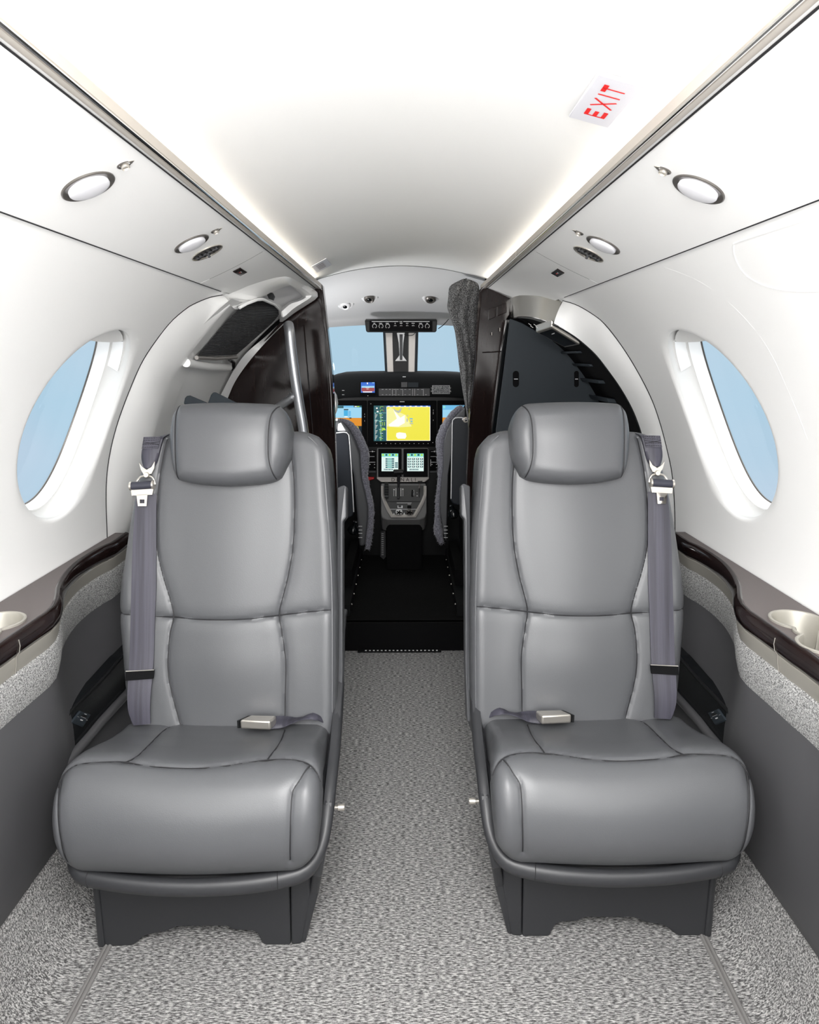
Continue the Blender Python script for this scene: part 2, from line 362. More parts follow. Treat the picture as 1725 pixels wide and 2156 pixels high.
def gasper(u, v, s, label, r=.0095):
    c = psu_at(u, v, s); n = axp(s); root = thing('push_button', c, label, 'button', 'small metal buttons beside the reading lights')
    mb = MB(); mb.lathe(c, n, [(r, -.001), (r, .002), (r - .001, .003), (r * .6, .0005)], M_nick, 28, sx_=.9)
    tip = Vector((-s * .90, 0, .43)) * r
    mb.prism([c + tip * .8 + Vector((0, -.005, 0)) + n * .001, c + tip * 1.45 + n * .001, c + tip * .8 + Vector((0, .005, 0)) + n * .001], n * .002, M_nickl); mb.build('bezel', root)
    mb = MB(); mb.lathe(c, n, [(r * .58, 0), (r * .58, .006), (r * .5, .0068), (r * .42, .005), (.0004, .005)], M_nickl, 24); mb.build('knob', root)
gasper(260, 344, -1, 'small metal push button above the nearest left reading light'); gasper(453, 484, -1, 'small metal push button above the far left reading light')
gasper(1400, 356, 1, 'small metal push button above the nearest right reading light'); gasper(1220, 488, 1, 'small metal push button above the far right reading light')
def vent(u, v, s, label, r=.0335):
    c = psu_at(u, v, s); n = axp(s); root = thing('air_vent', c, label, 'air vent', 'round black air vents')
    A = Vector((0, 1, 0)); B = n.cross(A)
    mb = MB(); mb.lathe(c, n, [(r, -.001), (r, .0022), (r - .0008, .0026), (r - .0022, .0018), (r - .0022, -.002)], M_nickl, 40); mb.build('rim', root)
    mb = MB(); mb.lathe(c, n, [(r - .0022, .0008), (r - .0075, -.0005), (r - .0075, -.003)], M_nick, 40); mb.build('inner_ring', root)
    mb = MB(); mb.lathe(c, n, [(r - .0075, -.003), (r - .0075, -.0006), (.0005, -.0006)], M_void, 40)
    mb.build('bowl', root)
    mb = MB()
    R3 = Matrix((B, A, n)).transposed()
    for k in (-.02, -.010, 0, .010, .02):
        L = math.sqrt(max(.00002, (r - .008)**2 - k * k)); mb.box((c.x + k - .0016, c.y - L * .8, c.z), (c.x + k + .0016, c.y + L * .8, c.z + .003), M_black, R3, c)
    mb.box((c.x - .024, c.y - .002, c.z), (c.x + .022, c.y + .002, c.z + .004), M_leatherd, R3, c)
    mb.box((c.x - .024, c.y - .009, c.z), (c.x - .019, c.y + .003, c.z + .006), M_leatherd, R3, c); mb.box((c.x + .019, c.y - .009, c.z), (c.x + .024, c.y + .003, c.z + .006), M_leatherd, R3, c)
    mb.box((c.x - .0025, c.y - .0025, c.z), (c.x + .0025, c.y + .0025, c.z + .011), M_leatherd, R3, c)
    mb.build('louvre', root, bevel=.0006)
vent(436, 531, -1, 'black louvred air vent in the left overhead strip'); vent(1240, 534, 1, 'black louvred air vent in the right overhead strip')
def sq(px, s, label):
    P = [psu_at(u, v, s) for u, v in px]; c = sum(P, Vector()) / 4; n = axp(s); root = thing('pictogram_tile', c, label, 'sign', 'small square tiles in the overhead strips')
    mb = MB(); mb.prism([p - n * .001 for p in P], n * .003, M_wood); mb.build('tile', root)
    mb = MB(); e1 = (P[1] - P[0]) * .10; e2 = (P[3] - P[0]) * .10; q = c + n * .0022
    mb.quad(q - e1*1.6 - e2, q - e1*1.6 + e2, q - e1*.2 + e2*.9, q - e1*.2 - e2*.9, M_redk); mb.quad(q + e1*.2 - e2, q + e1*.2 + e2, q + e1*1.4 + e2, q + e1*1.4 - e2, M_sea); mb.build('symbol', root)
sq([(490, 571), (506, 563), (520, 572), (506, 580)], -1, 'small square dark tile in the left overhead strip'); sq([(1161, 574), (1174, 565), (1189, 574), (1175, 582)], 1, 'small square dark tile in the right overhead strip')

# exit sign on the headliner
def ceil_at(u, v, dz=0):
    d = ray(u, v); lo, hi = .1, 6
    f_ = lambda t: (CAM + d * t).z - (ceil_z((CAM + d * t).x) - dz)
    for _ in range(60):
        m_ = (lo + hi) / 2
        if f_(m_) > 0: hi = m_
        else: lo = m_
    return CAM + d * lo
Pc = [ceil_at(u, v, .008) for u, v in ((1205, 240), (1265, 148), (1350, 193), (1278, 280))]
xa = (Pc[0].x + Pc[1].x) / 2; xb = (Pc[2].x + Pc[3].x) / 2; ya = (Pc[0].y + Pc[3].y) / 2; yb = (Pc[1].y + Pc[2].y) / 2
es = thing('exit_sign', ((xa + xb) / 2, (ya + yb) / 2, 1.46), 'white exit sign with red letters on the white ceiling', 'sign')
A0 = Vector((xa, 0, ceil_z(xa) - .004)); B0 = Vector((xb, 0, ceil_z(xb) - .004)); xd = (B0 - A0).normalized(); nd = Vector((-xd.z, 0, xd.x)) * -1 if xd.x > 0 else Vector((0, 0, -1))
mb = MB(); mb.prism([Vector((xa, ya, A0.z)), Vector((xb, ya, B0.z)), Vector((xb, yb, B0.z)), Vector((xa, yb, A0.z))], nd * .0035, M_sign)
mb.build('sign_plate', es, bevel=.0015)
lc = (Vector((xa, ya, A0.z)) + Vector((xb, yb, B0.z))) / 2 + nd * .0041
mb = MB(); SW = abs(xb - xa); SL = abs(yb - ya); LY = Vector((0, 1 if yb > ya else -1, 0))
# letters run along the cabin; their tops face inboard
hgt = SW * .50; upv = -xd
def letter(strokes, y_c, wd_):
    for (x0, y0, x1, y1, t) in strokes:
        a = lc + LY * (y_c + x0 * wd_) + upv * (y0 - .5) * hgt; b = lc + LY * (y_c + x1 * wd_) + upv * (y1 - .5) * hgt
        dr = (b - a).normalized(); pr = dr.cross(nd).normalized() * t * hgt
        mb.quad(a - pr, b - pr, b + pr, a + pr, M_red)
wl = SL * .135
letter([(0, 0, 0, 1, .05), (0, .91, 1, .91, .10), (0, .5, .85, .5, .10), (0, .09, 1, .09, .10)], -SL * .30, wl)
letter([(0, 0, 1, 1, .055), (0, 1, 1, 0, .055)], -SL * .085, wl * 1.2)
letter([(.5, 0, .5, 1, .055)], SL * .10, wl)
letter([(.5, 0, .5, 1, .05), (0, .90, 1, .90, .11)], SL * .235, wl)
mb.build('letters', es, smooth=False)
# small placard near the cockpit
Pc = [ceil_at(u, v, .003) for u, v in ((656, 560), (687, 543), (698, 557), (668, 573))]
c = sum(Pc, Vector()) / 4; pl = thing('placard', c, 'small white printed placard on the ceiling near the cockpit opening', 'sign')
mb = MB(); mb.prism(Pc, (0, 0, -.002), M_sign); mb.build('card', pl)
mb = MB()
for k in (.25, .42, .58, .74):
    a = Pc[0].lerp(Pc[3], k); b = Pc[1].lerp(Pc[2], k); p, q = a.lerp(b, .25) - Vector((0, 0, .0026)), a.lerp(b, .72) - Vector((0, 0, .0026)); w = (Pc[3] - Pc[0]) * .03
    mb.quad(p - w, q - w, q + w, p + w, M_ink)
mb.build('print', pl, smooth=False)

# faint hatch outlines pressed into the right wall lining
mb = MB()
mb.tube(smooth_path([cyl(u, v, RW + .0008) for u, v in ((1400, 562), (1470, 590), (1540, 640), (1610, 720), (1660, 820), (1700, 920), (1725, 985), (1735, 1060))], 60), .0010, M_white, 8)
struct(mb, 'trim_5')
mb = MB()
mb.tube(smooth_path([cyl(u, v, RW + .001) for u, v in ((1760, 440), (1725, 452), (1640, 480), (1556, 508), (1546, 520), (1552, 548), (1575, 580), (1620, 603), (1680, 612), (1760, 610))], 70), .0022, M_white, 8)
struct(mb, 'trim_6')

# =================================================================== FLOOR
mb = MB(); mb.quad((-.66, Y0, 0), (.66, Y0, 0), (.66, 2.6, 0), (-.66, 2.6, 0), M_carpet); struct(mb, 'floor', smooth=False)
for s, nm in ((-1, 'floor_left'), (1, 'floor_right')):
    mb = MB(); prof = [(.612, .001), (.64, .004), (.665, .018), (.69, .05), (.712, .11), (.735, .20)]
    P = smooth_path([(x, 0, z) for x, z in prof], 16)
    mb.loft([[Vector((s * p.x, y, p.z)) for p in P] for y in (Y0, .6, 1.2, 1.84)], M_carpet, closed=False); struct(mb, nm)
    a0, a1 = (at(222, 2003, Z=0), at(142, 2156, Z=0)) if s < 0 else (at(1480, 1968, Z=0), at(1572, 2156, Z=0))
    d = (a1 - a0); n_ = Vector((1, 0, 0))
    mb = MB()
    for o_ in (-.004, .004): mb.tube([a0 + d * (-.25) + n_ * o_ + Vector((0, 0, .001)), a1 + d * 1.5 + n_ * o_ + Vector((0, 0, .001))], .0042, M_carpetd, 8)
    top(mb, 'carpet_binding', 'grey corded carpet edge running forward from the %s seat base' % ('left' if s < 0 else 'right'), 'carpet binding')
# sill into the cockpit
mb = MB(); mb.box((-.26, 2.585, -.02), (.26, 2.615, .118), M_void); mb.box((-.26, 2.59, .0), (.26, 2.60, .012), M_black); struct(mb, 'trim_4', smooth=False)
ts = thing('threshold_strip', (0, 2.58, 0), 'thin black threshold strip with raised dots at the end of the aisle carpet', 'threshold')
mb = MB(); mb.box((-.18, 2.566, 0), (.155, 2.584, .006), M_black); mb.build('bar', ts)
mb = MB()
for k in range(19): mb.box((-.150 + k * .0158, 2.570, .006), (-.143 + k * .0158, 2.574, .0085), M_sea)
mb.build('grip_dots', ts, kind='stuff')

# =================================================================== SIDE LEDGES
top_px = [(237, 1142), (212, 1153), (188, 1166), (168, 1179), (151, 1193), (138, 1208), (129, 1222), (123, 1236), (121, 1252), (116, 1271), (102, 1287), (78, 1303), (54, 1319), (28, 1336), (4, 1353)]
PLAN = [at(u, v, Z=.69) for u, v in top_px]
PLAN = [Vector((abs(p.x) + .002, p.y, 0)) for p in PLAN]
e = (PLAN[-1] - PLAN[-3]).normalized(); PLAN += [PLAN[-1] + e * .10, PLAN[-1] + Vector((-.02, -.45, 0)), Vector((PLAN[-1].x - .02, -1.4, 0))]
PLAN = [PLAN[0] + Vector((.004, .10, 0))] + PLAN
PLAN = smooth_path(PLAN, 90)
def side(s, nm):
    sg = lambda p, dx, z, dy=0: Vector((s * (p.x + dx), p.y + dy, z))
    root = thing('side_ledge', (s * .70, 1.2, .65), '%s-hand side ledge below the window with dark gloss edge, cup holder and grey panel' % nm, 'ledge')
    mb = MB(); N = len(PLAN)
    def xo(y): return .764
    # the top is a sheet from the plan curve to the wall
    cc1, cc2, cr1, cr2 = (.712, 1.155), (.700, 1.028), .052, .050
    mb.loft([[sg(p, 0, .690), Vector((s * max(p.x + .006, .771), p.y, .690))] for p in PLAN if p.y > 1.225 or p.y < .94], M_ledge, closed=False) if False else None
    mid = [p for p in PLAN if .94 <= p.y <= 1.245]; up = [p for p in PLAN if p.y >= mid[0].y - 1e-6]; dn = [p for p in PLAN if p.y <= mid[-1].y + 1e-6]
    for grp in (up, dn): mb.loft([[sg(p, 0, .690), Vector((s * max(p.x + .004, .771), p.y, .690))] for p in grp], M_ledge, closed=False)
    # figure-of-eight hole for the cup holder
    def eight(n, g_=0):
        out = []
        c1 = Vector((.7165, 1.158)); c2 = Vector((.7005, 1.050)); r1 = .0455 + g_; r2 = .041 + g_
        for i in range(n):
            q = 2*PI*i/n; d = Vector((math.cos(q), math.sin(q))); o = Vector((.7085, 1.104))
            best = .026 + g_
            for c_, r_ in ((c1, r1), (c2, r2)):
                w = c_ - o; b = w.dot(d); disc = b*b - w.dot(w) + r_*r_
                if disc > 0: best = max(best, b + math.sqrt(disc))
            out.append(o + d * best)
        return out
    n = 120
    hole = eight(n)
    poly = [Vector((p.x, p.y)) for p in mid]; poly = poly + [Vector((.771, poly[-1].y)), Vector((.771, poly[0].y))]
    def hit(o, d, P):
        best = None
        for i in range(len(P)):
            a, b = P[i], P[(i + 1) % len(P)]; e_ = b - a; den = d.x * e_.y - d.y * e_.x
            if abs(den) < 1e-12: continue
            w = a - o; t = (w.x * e_.y - w.y * e_.x) / den; k = (w.x * d.y - w.y * d.x) / den
            if t > 0 and -1e-6 <= k <= 1 + 1e-6 and (best is None or t > best): best = t
        return o + d * (best or .05)
    o_ = Vector((.7085, 1.104)); outer = [hit(o_, (h - o_).normalized(), poly) for h in hole]
    mb.loft([[Vector((s * p.x, p.y, .690)) for p in outer], [Vector((s * p.x, p.y, .690)) for p in hole]], M_ledge)
    mb.build('ledge_top', root, smooth=False)
    # dark gloss edge, metal strip, fabric
    mb = MB(); sec = [(.004, .690), (.000, .6925), (-.006, .691), (-.012, .683), (-.013, .672), (-.010, .660), (-.004, .652), (.002, .650)]
    # seam at the near end of the curve
    mb.loft([[sg(p, dx, z) for dx, z in sec] for p in PLAN], M_wood, closed=False); mb.build('wood_edge', root)
    mb = MB(); sec = [(-.002, .6505), (-.0035, .649), (-.002, .636), (.002, .620), (.006, .618)]
    mb.loft([[sg(p, dx, z) for dx, z in sec] for p in PLAN], M_champ, closed=False)
    p = min(PLAN, key=lambda q: abs(q.y - 1.10)); mb.tube([sg(p, dx - .0015, z) for dx, z in [(-.012, .683), (-.013, .672), (-.010, .660), (-.004, .652), (-.0035, .649), (-.002, .636), (.002, .620)]], .0009, M_nickl, 6)
    mb.build('metal_strip', root)
    # cup holder
    mb = MB(); ring = lambda g_, z: [Vector((s * q.x, q.y, z)) for q in eight(n, g_)]
    mb.loft([ring(.003, .690), ring(.003, .6935), ring(.001, .6945), ring(-.002, .6935), ring(-.0035, .690), ring(-.006, .635), ring(-.010, .63), ring(-.020, .63)], M_champ); 
    mb.add([Vector((s * q.x, q.y, .6301)) for q in eight(n, -.019)], [tuple(range(n))], M_champ)
    mb.build('cup_holder', root)
    # fabric band below
    root2 = root
    mb = MB(); sec = [(.008, .622), (-.001, .617), (-.003, .600), (.003, .565), (.010, .540), (.013, .533), (.022, .529)]
    mb.loft([[sg(p, dx, z) for dx, z in sec] for p in PLAN], M_fabric, closed=False); mb.build('fabric_band', root2)
    mb = MB(); rows = []
    def bx(y): return .722
    for p in PLAN:
        row = []
        for k in range(15):
            t = k / 14; z = .537 - .385 * t
            base = (p.x + .010) * (1 - t**1.1) + .716 * t**1.1; bul = -.012 * math.sin(PI * t) 
            row.append(Vector((s * (base + bul), p.y, z)))
        row += [Vector((s * .722, p.y, .145)), Vector((s * .735, p.y, .143))]
        rows.append([Vector((s * (p.x + .009), p.y, .562))] + row)
    mb.loft(rows, M_panel, closed=False)
    mb.build('lower_panel', root2)
    # outlet console on the panel, just ahead of the seat
    def pan_x(y, z):
        p = min(PLAN, key=lambda q: abs(q.y - y)); t = min(1, max(0, (.537 - z) / .385)); return (p.x + .006) * (1 - t**1.1) + .716 * t**1.1 - .012 * math.sin(PI * t)
    XK = .701
    up_ = [(262, 1378), (254, 1385), (210, 1435), (167, 1478), (145, 1502), (132, 1520), (124, 1545), (121, 1564), (118, 1591), (109, 1616), (96, 1640)]
    lo_ = [(263, 1452), (261, 1455), (210, 1510), (185, 1540), (161, 1567), (150, 1579), (138, 1592), (130, 1602), (121, 1612), (112, 1624), (100, 1642)]
    U = [at(u, v, X=-XK) for u, v in up_]; L_ = [at(u, v, X=-XK) for u, v in lo_]
    U = smooth_path([Vector((s * XK, p.y, p.z)) for p in U], 40); L_ = smooth_path([Vector((s * XK, p.y, p.z)) for p in L_], 40)
    ext = Vector((0, .25, U[0].z * 0 + .0)); U = [U[0] + (U[0] - U[6]).normalized() * .22] + U; L_ = [L_[0] + (L_[0] - L_[6]).normalized() * .22] + L_
    ob = MB(); root3 = None
    mb = MB(); mb.loft([[a + Vector((s * .03, 0, 0)), a, a.lerp(b, .5), b, b + Vector((s * .03, 0, 0))] for a, b in zip(U, L_)], M_glossb, closed=False); root3 = mb.build('outlet_console', root)
    mb = MB(); mb.tube([a + Vector((-s * .001, 0, 0)) for a in U], .004, M_black, 8); mb.build('rim', root3)
    c4 = [at(u, v, X=-(XK - .004)) for u, v in ((170, 1496), (193, 1504), (176, 1531), (151, 1521))]; c4 = [Vector((s * (XK - .004), p.y, p.z)) for p in c4]
    pn = Vector((s * .008, 0, 0)); pt = MB(); pt.prism(c4, pn, M_slate); plate = pt.build('outlet_plate', root3, bevel=.003)
    mb = MB(); off = Vector((-s * .001, 0, 0))
    def pq(a0, a1, b0, b1, m):
        f_ = lambda a, b: (c4[0].lerp(c4[1], a)).lerp(c4[3].lerp(c4[2], a), b) + off
        mb.quad(f_(a0, b0), f_(a1, b0), f_(a1, b1), f_(a0, b1), m)
    pq(.30, .72, .22, .40, M_black); pq(.28, .74, .40, .42, M_sea); pq(.40, .60, .12, .16, M_sea); pq(.40, .62, .58, .66, M_sea); pq(.05, .2, .48, .5, M_sea); pq(.8, .95, .48, .5, M_sea)
    mb.build('port', plate, smooth=False)
    mb = MB(); mb.tube([p + Vector((-s * .004, 0, -.010)) for p in L_] + [L_[-1] + (L_[-1] - L_[-8]).normalized() * .07 + Vector((-s * .004, 0, -.01))], .011, M_panel, 10)
    mb.build('lower_lip', root2)
side(-1, 'left'); side(1, 'right')


# aft end of the cabin
mb = MB(); mb.quad((-.8, Y0, -.05), (.8, Y0, -.05), (.8, Y0, 1.6), (-.8, Y0, 1.6), M_white); struct(mb, 'wall_back', smooth=False)

# =================================================================== ENTRY DOOR SURROUND (left) AND CABINET (right)
def pair_loft(A, B, m, mb, n=60, mid=None):
    A, B = smooth_path(A, n), smooth_path(B, n)
    rings = []
    for a, b in zip(A, B):
        r = []
        for k in range(9):
            t = k / 8; p = a.lerp(b, t)
            if mid: p = p + mid * math.sin(PI * t)
            r.append(p)
        rings.append(r)
    mb.loft(rings, m, closed=False); return A, B
LO = [(468, 621), (439, 627), (402, 643), (380, 659), (360, 677), (334, 709), (300, 760), (274, 818), (249, 885), (234, 940), (225, 996), (223, 1052), (225, 1120), (228, 1200), (236, 1300)]
LC = [(484, 642), (466, 661), (445, 687), (423, 714), (405, 737), (388, 760), (360, 799), (343, 845), (323, 914), (311, 957), (298, 1007), (283, 1070), (272, 1130), (266, 1200), (264, 1300)]
LB = [(500, 651), (482, 670), (461, 695), (440, 720), (424, 739), (412, 752), (388, 800), (368, 850), (350, 905), (336, 960), (322, 1010), (306, 1070), (296, 1130), (290, 1200), (286, 1300)]
df = thing('door_frame', (-.72, 1.9, 0), 'white moulded entry door surround arching up the left wall', 'door frame')
mb = MB(); A_ = [cyl(*p) for p in LO]; C_ = [at(u, v, Y=1.90) for u, v in LC]; B_ = [at(u, v, Y=2.02) for u, v in LB]
pair_loft(A_, C_, M_gloss, mb, mid=Vector((.006, -.008, 0))); pair_loft(C_, B_, M_gloss, mb); mb.build('frame_face', df, angle=60)
mb = MB(); mb.tube(smooth_path([p + Vector((.001, -.001, 0)) for p in A_], 60), .0011, M_seam, 5); mb.build('seam', df)
RD = .742
ed = thing('entry_door', (-.74, 2.3, 0), 'white curved entry door lining with black mesh screen, left behind the seat', 'door')
mb = MB(); mb.loft([[wp(math.radians(-58) + (math.radians(112)) * j / 40, y, -1, RD) for j in range(41)] for y in (1.86, 2.2, 2.62)], M_white, closed=False)
mb.build('door_lining', ed)
def grid_px(c, nu, nv, fn):  # c: tl, tr, br, bl in pixels
    out = []
    for j in range(nv + 1):
        t = j / nv; l = (c[0][0] * (1-t) + c[3][0] * t, c[0][1] * (1-t) + c[3][1] * t); r = (c[1][0] * (1-t) + c[2][0] * t, c[1][1] * (1-t) + c[2][1] * t)
        out.append([fn(l[0] * (1 - i/nu) + r[0] * i/nu, l[1] * (1 - i/nu) + r[1] * i/nu, j, i) for i in range(nu + 1)])
    return out
mb = MB()
Lm = smooth_path([Vector((x, y, 0)) for x, y in [(541, 634), (520, 641), (504, 650), (480, 674), (455, 702), (434, 727), (414, 751)]], 90)
Rm = smooth_path([Vector((x, y, 0)) for x, y in [(552, 633), (578, 644), (586, 652), (587, 661), (578, 675), (545, 706), (498, 747)]], 90)
rows = []
for j in range(90):
    hh = .0022 * (j % 2); rows.append([cyl(Lm[j].x * (1 - i/12) + Rm[j].x * i/12, Lm[j].y * (1 - i/12) + Rm[j].y * i/12, RD - .008 - hh) for i in range(13)])
k0 = len(mb.v)
for j in range(89): mb.loft([rows[j], rows[j+1]], M_mesh if j % 2 else M_meshl, closed=False)
mb.build('mesh_screen', ed, smooth=False)
edge = [cyl(p.x, p.y, RD - .010) for p in Lm[::6]] + [cyl(p.x, p.y, RD - .010) for p in Rm[::-6]]
mb = MB(); mb.tube([cyl(*p, RD - .012) for p in ((504, 648), (520, 639), (541, 631), (553, 630), (578, 641), (589, 652), (590, 663))], .0045, M_gloss, 8)
mb.tube([cyl(*p, RD - .012) for p in ((414, 753), (455, 755), (498, 752))], .006, M_tan, 8)
mb.tube([cyl(*p, RD - .012) for p in ((392, 764), (440, 772), (482, 774))], .012, M_white, 12); mb.build('screen_frame', ed)
mb = MB(); mb.tube([cyl(*p, RD - .018) for p in ((484, 758), (492, 763), (492, 772), (487, 778))], .006, M_black, 8); mb.build('roller_end', ed)
# inner jamb strip between the mesh and the bulkhead
mb = MB(); a1 = [(593, 677), (560, 708), (520, 742), (495, 775), (478, 806), (462, 838), (446, 880)]; a2 = [(599, 682), (572, 708), (538, 745), (512, 778), (494, 806), (482, 833), (468, 870)]
pair_loft([cyl(*p, RD - .014) for p in a1], [at(*p, Y=2.575) for p in a2], M_gloss, mb); mb.build('jamb', ed)
# moulded header over the door
hd = thing('door_header', (-.42, 2.2, 1.34), 'white moulded header with a grey recess above the mesh door screen', 'header')
def pl(px, d):
    out = []
    for u, v in px:
        p = psu_at(u, v, -1)
        if p.y > 2.54: p = at(u, v, Y=2.54)
        out.append(p + axp(-1) * d)
    return out
O_ = [(468, 621), (520, 603), (560, 590), (590, 583), (606, 582), (625, 588), (645, 600), (667, 614), (668, 627), (645, 643), (620, 659), (592, 679), (589, 668), (590, 655), (580, 643), (553, 631), (541, 633), (520, 641), (502, 651), (492, 649), (484, 640)]
C_ = [(482, 627), (520, 613), (560, 599), (590, 590), (606, 589), (618, 593), (636, 606), (656, 621), (652, 628), (638, 637), (618, 650), (597, 668), (592, 662), (592, 652), (582, 641), (556, 630), (545, 631), (522, 638), (506, 646), (497, 644), (490, 636)]
I_ = [(530, 632), (545, 625), (560, 618), (585, 605), (606, 600), (614, 602), (628, 611), (644, 623), (642, 628), (630, 634), (612, 640), (594, 655), (592, 652), (588, 647), (580, 640), (566, 634), (560, 632), (552, 630), (545, 630), (538, 631), (533, 632)]
Dp = [(540, 631), (552, 626), (566, 619), (588, 608), (606, 602), (612, 604), (625, 612), (636, 622), (636, 626), (626, 631), (608, 636), (596, 645), (592, 644), (588, 641), (580, 637), (568, 633), (562, 631), (556, 630), (550, 630), (545, 630), (542, 631)]
cl = lambda P, n=100: smooth_path(P, n, True)
YO_ = [min(2.54, psu_at(u, v, -1).y) for u, v in O_[:8]] + [2.54] * 4 + [2.50, 2.42, 2.32] + [cyl(u, v, .735).y for u, v in O_[15:20]] + [1.95]
ym = 2.24
lp = lambda px, k, d: cl([at(u, v, Y=y * k + ym * (1 - k) + d) for (u, v), y in zip(px, YO_)])
mb = MB(); mb.loft([lp(O_, 1, .02), lp(O_, 1, -.004), lp(C_, .85, -.02), lp(I_, .75, .01), lp(Dp, .6, .14)], M_gloss); mb.poly(lp(Dp, .6, .14), M_cockc); mb.build('header_shell', hd, angle=50)
mb = MB(); mb.prism([at(u, v, Y=2.22) for u, v in ((561, 617), (573, 616), (577, 624), (574, 632), (566, 629))], (0, .02, 0), M_black); mb.build('latch', hd, smooth=False)

# dark veneer bulkheads either side of the cockpit opening
def vbulk(px, name, label, Y, mouldings, extra=None):
    root = thing(name, at(px[0][0], px[0][1], Y=Y), label, 'bulkhead')
    P = [at(u, v, Y=Y) for u, v in px]; P = [Vector((p.x, p.y, max(0, p.z))) for p in P]
    mb = MB(); mb.prism(P, (0, .055, 0), M_wood); mb.build('veneer_panel', root, smooth=False, bevel=.003)
    mb = MB()
    for m_ in mouldings: mb.tube([at(u, v, Y=Y - .001) for u, v in m_], .0022, M_wood, 8)
    mb.build('moulding', root)
    return root
lb_ = vbulk([(679, 600), (684, 640), (687, 670), (694, 730), (700, 789), (703, 859), (712, 1100), (722, 1372), (470, 1372), (430, 960), (462, 838), (520, 760), (592, 676), (620, 645), (640, 600), (668, 590)], 'bulkhead', 'dark gloss veneer bulkhead with handrail, left of the cockpit opening', 2.585,
      [[(640, 684), (646, 760), (652, 830), (659, 915)], [(667, 625), (676, 645), (684, 700), (690, 800), (694, 900)], [(672, 612), (681, 650), (690, 740), (697, 830), (700, 900)]])
rb_ = vbulk([(1010, 612), (1009, 626), (1006, 660), (1002, 740), (997, 800), (990, 860), (984, 1000), (978, 1372), (1030, 1372), (1036, 904), (1052, 790), (1064, 700), (1068, 672), (1078, 655), (1078, 610), (1050, 600), (1018, 600)], 'bulkhead', 'dark gloss veneer cabinet pillar right of the cockpit opening, beside the curtain', 2.56,
      [[(1016, 742), (1040, 741), (1062, 739)], [(1062, 674), (1056, 740), (1048, 820), (1036, 905)], [(1013, 622), (1008, 680), (1003, 760), (994, 850), (988, 900)]])
mb = MB()
for q in ([(1030, 650), (1044, 646), (1043, 668), (1029, 674)], [(1047, 645), (1066, 637), (1067, 658), (1047, 666)]):
    mb.prism([at(u, v, Y=2.555) for u, v in q], (0, -.006, 0), M_wood)
mb.build('latch_tile', rb_, smooth=False, bevel=.002)
mb = MB(); mb.prism([at(u, v, Y=2.54) for u, v in ((1068, 672), (1075, 673), (1062, 760), (1045, 905), (1020, 1372), (1010, 1372), (1036, 905), (1056, 740))], (0, .05, 0), M_glossb); mb.build('door_edge', rb_, smooth=False, bevel=.002)
for x in (1053, 1036):
    mb = MB(); mb.tube([at(x, 690 if x > 1040 else 700, Y=2.553), at(x, 698 if x > 1040 else 706, Y=2.553)], .004, M_nick, 8); mb.build('door_pull', rb_)
mb = MB(); mb.quad((-.8, 2.648, 0), (-.31, 2.648, 0), (-.31, 2.648, 1.5), (-.8, 2.648, 1.5), M_void); mb.build('light_block_panel', lb_)  # unseen dark sheet added to stop sky light leaking past the bulkhead
# grab rail on the left bulkhead
gr = thing('grab_handle', at(638, 905, Y=2.25), 'brushed silver tubular grab rail rising behind the left seat', 'handrail')
mb = MB(); Yh = 2.25
mb.tube(smooth_path([at(606, 682, Y=Yh + .02), at(609, 692, Y=Yh), at(614, 740, Y=Yh), at(622, 800, Y=Yh), at(630, 850, Y=Yh), at(639, 905, Y=Yh), at(645, 960, Y=Yh), at(650, 1020, Y=Yh)], 40), [.010] + [.0165] * 39, M_silver, 20); mb.build('rail', gr)
mb = MB(); mb.tube([at(621, 833, Y=Yh), at(603, 846, Y=Yh), at(580, 862, Y=Yh + .05), at(560, 878, Y=Yh + .1)], .0135, M_silver, 18); mb.build('brace', gr)
mb = MB(); mb.tube([at(619, 834, Y=Yh), at(615, 837.5, Y=Yh)], .0165, M_silver, 18); mb.build('collar', gr)
# folded steps of the door
for px, lab in (([(386, 850), (389, 838), (393, 833), (400, 832), (440, 849), (436, 860)], 'dark folded step plate behind the left headrest, the one nearer the window'), ([(436, 852), (444, 831), (448, 826), (453, 825), (500, 848), (500, 862)], 'dark folded step plate behind the left headrest, the one nearer the aisle')):
    mb = MB(); P = [at(u, v, Y=1.93) for u, v in px]; mb.prism(P, (0, .03, -.01), M_slate); top(mb, 'folded_step', lab, 'step', 'folded door steps', smooth=False, bevel=.003)

# --- right-hand side: arched frame, metal cap, cabinet
RO = [(1186, 633), (1204, 638), (1223, 646), (1248, 661), (1272, 680), (1309, 727), (1345, 785), (1374, 843), (1391, 892), (1404, 941), (1415, 992), (1420, 1041), (1422, 1103), (1421, 1180), (1418, 1300)]
RI = [(1166, 682), (1176, 687), (1187, 693), (1205, 704), (1223, 717), (1255, 746), (1284, 783), (1309, 819), (1331, 858), (1345, 892), (1358, 935), (1367, 985), (1372, 1050), (1374, 1140), (1374, 1300)]
YR = 2.05
rf = thing('arched_frame', (.70, 2.0, 0), 'white arched frame around the cabinet opening behind the right seat', 'frame')
mb = MB(); A_ = [cyl(*p) for p in RO]; I3 = [at(u, v, Y=YR) for u, v in RI]
pair_loft(A_, I3, M_white, mb, mid=Vector((-.004, -.008, 0))); mb.build('frame_face', rf, angle=60)
mb = MB(); mb.tube(smooth_path([p + Vector((-.001, -.001, 0)) for p in A_], 60), .0013, M_seam, 5); mb.tube([A_[0] , I3[0]], .0012, M_seam, 5); mb.build('seam', rf)
capT = [(1062, 640), (1069, 634), (1078, 627), (1092, 622.5), (1110, 621.5), (1136, 622.5), (1160, 628), (1184, 633)]; capB = [(1066, 676), (1071, 671), (1082, 668), (1095, 667), (1110, 667), (1128, 669), (1148, 675), (1166, 682)]
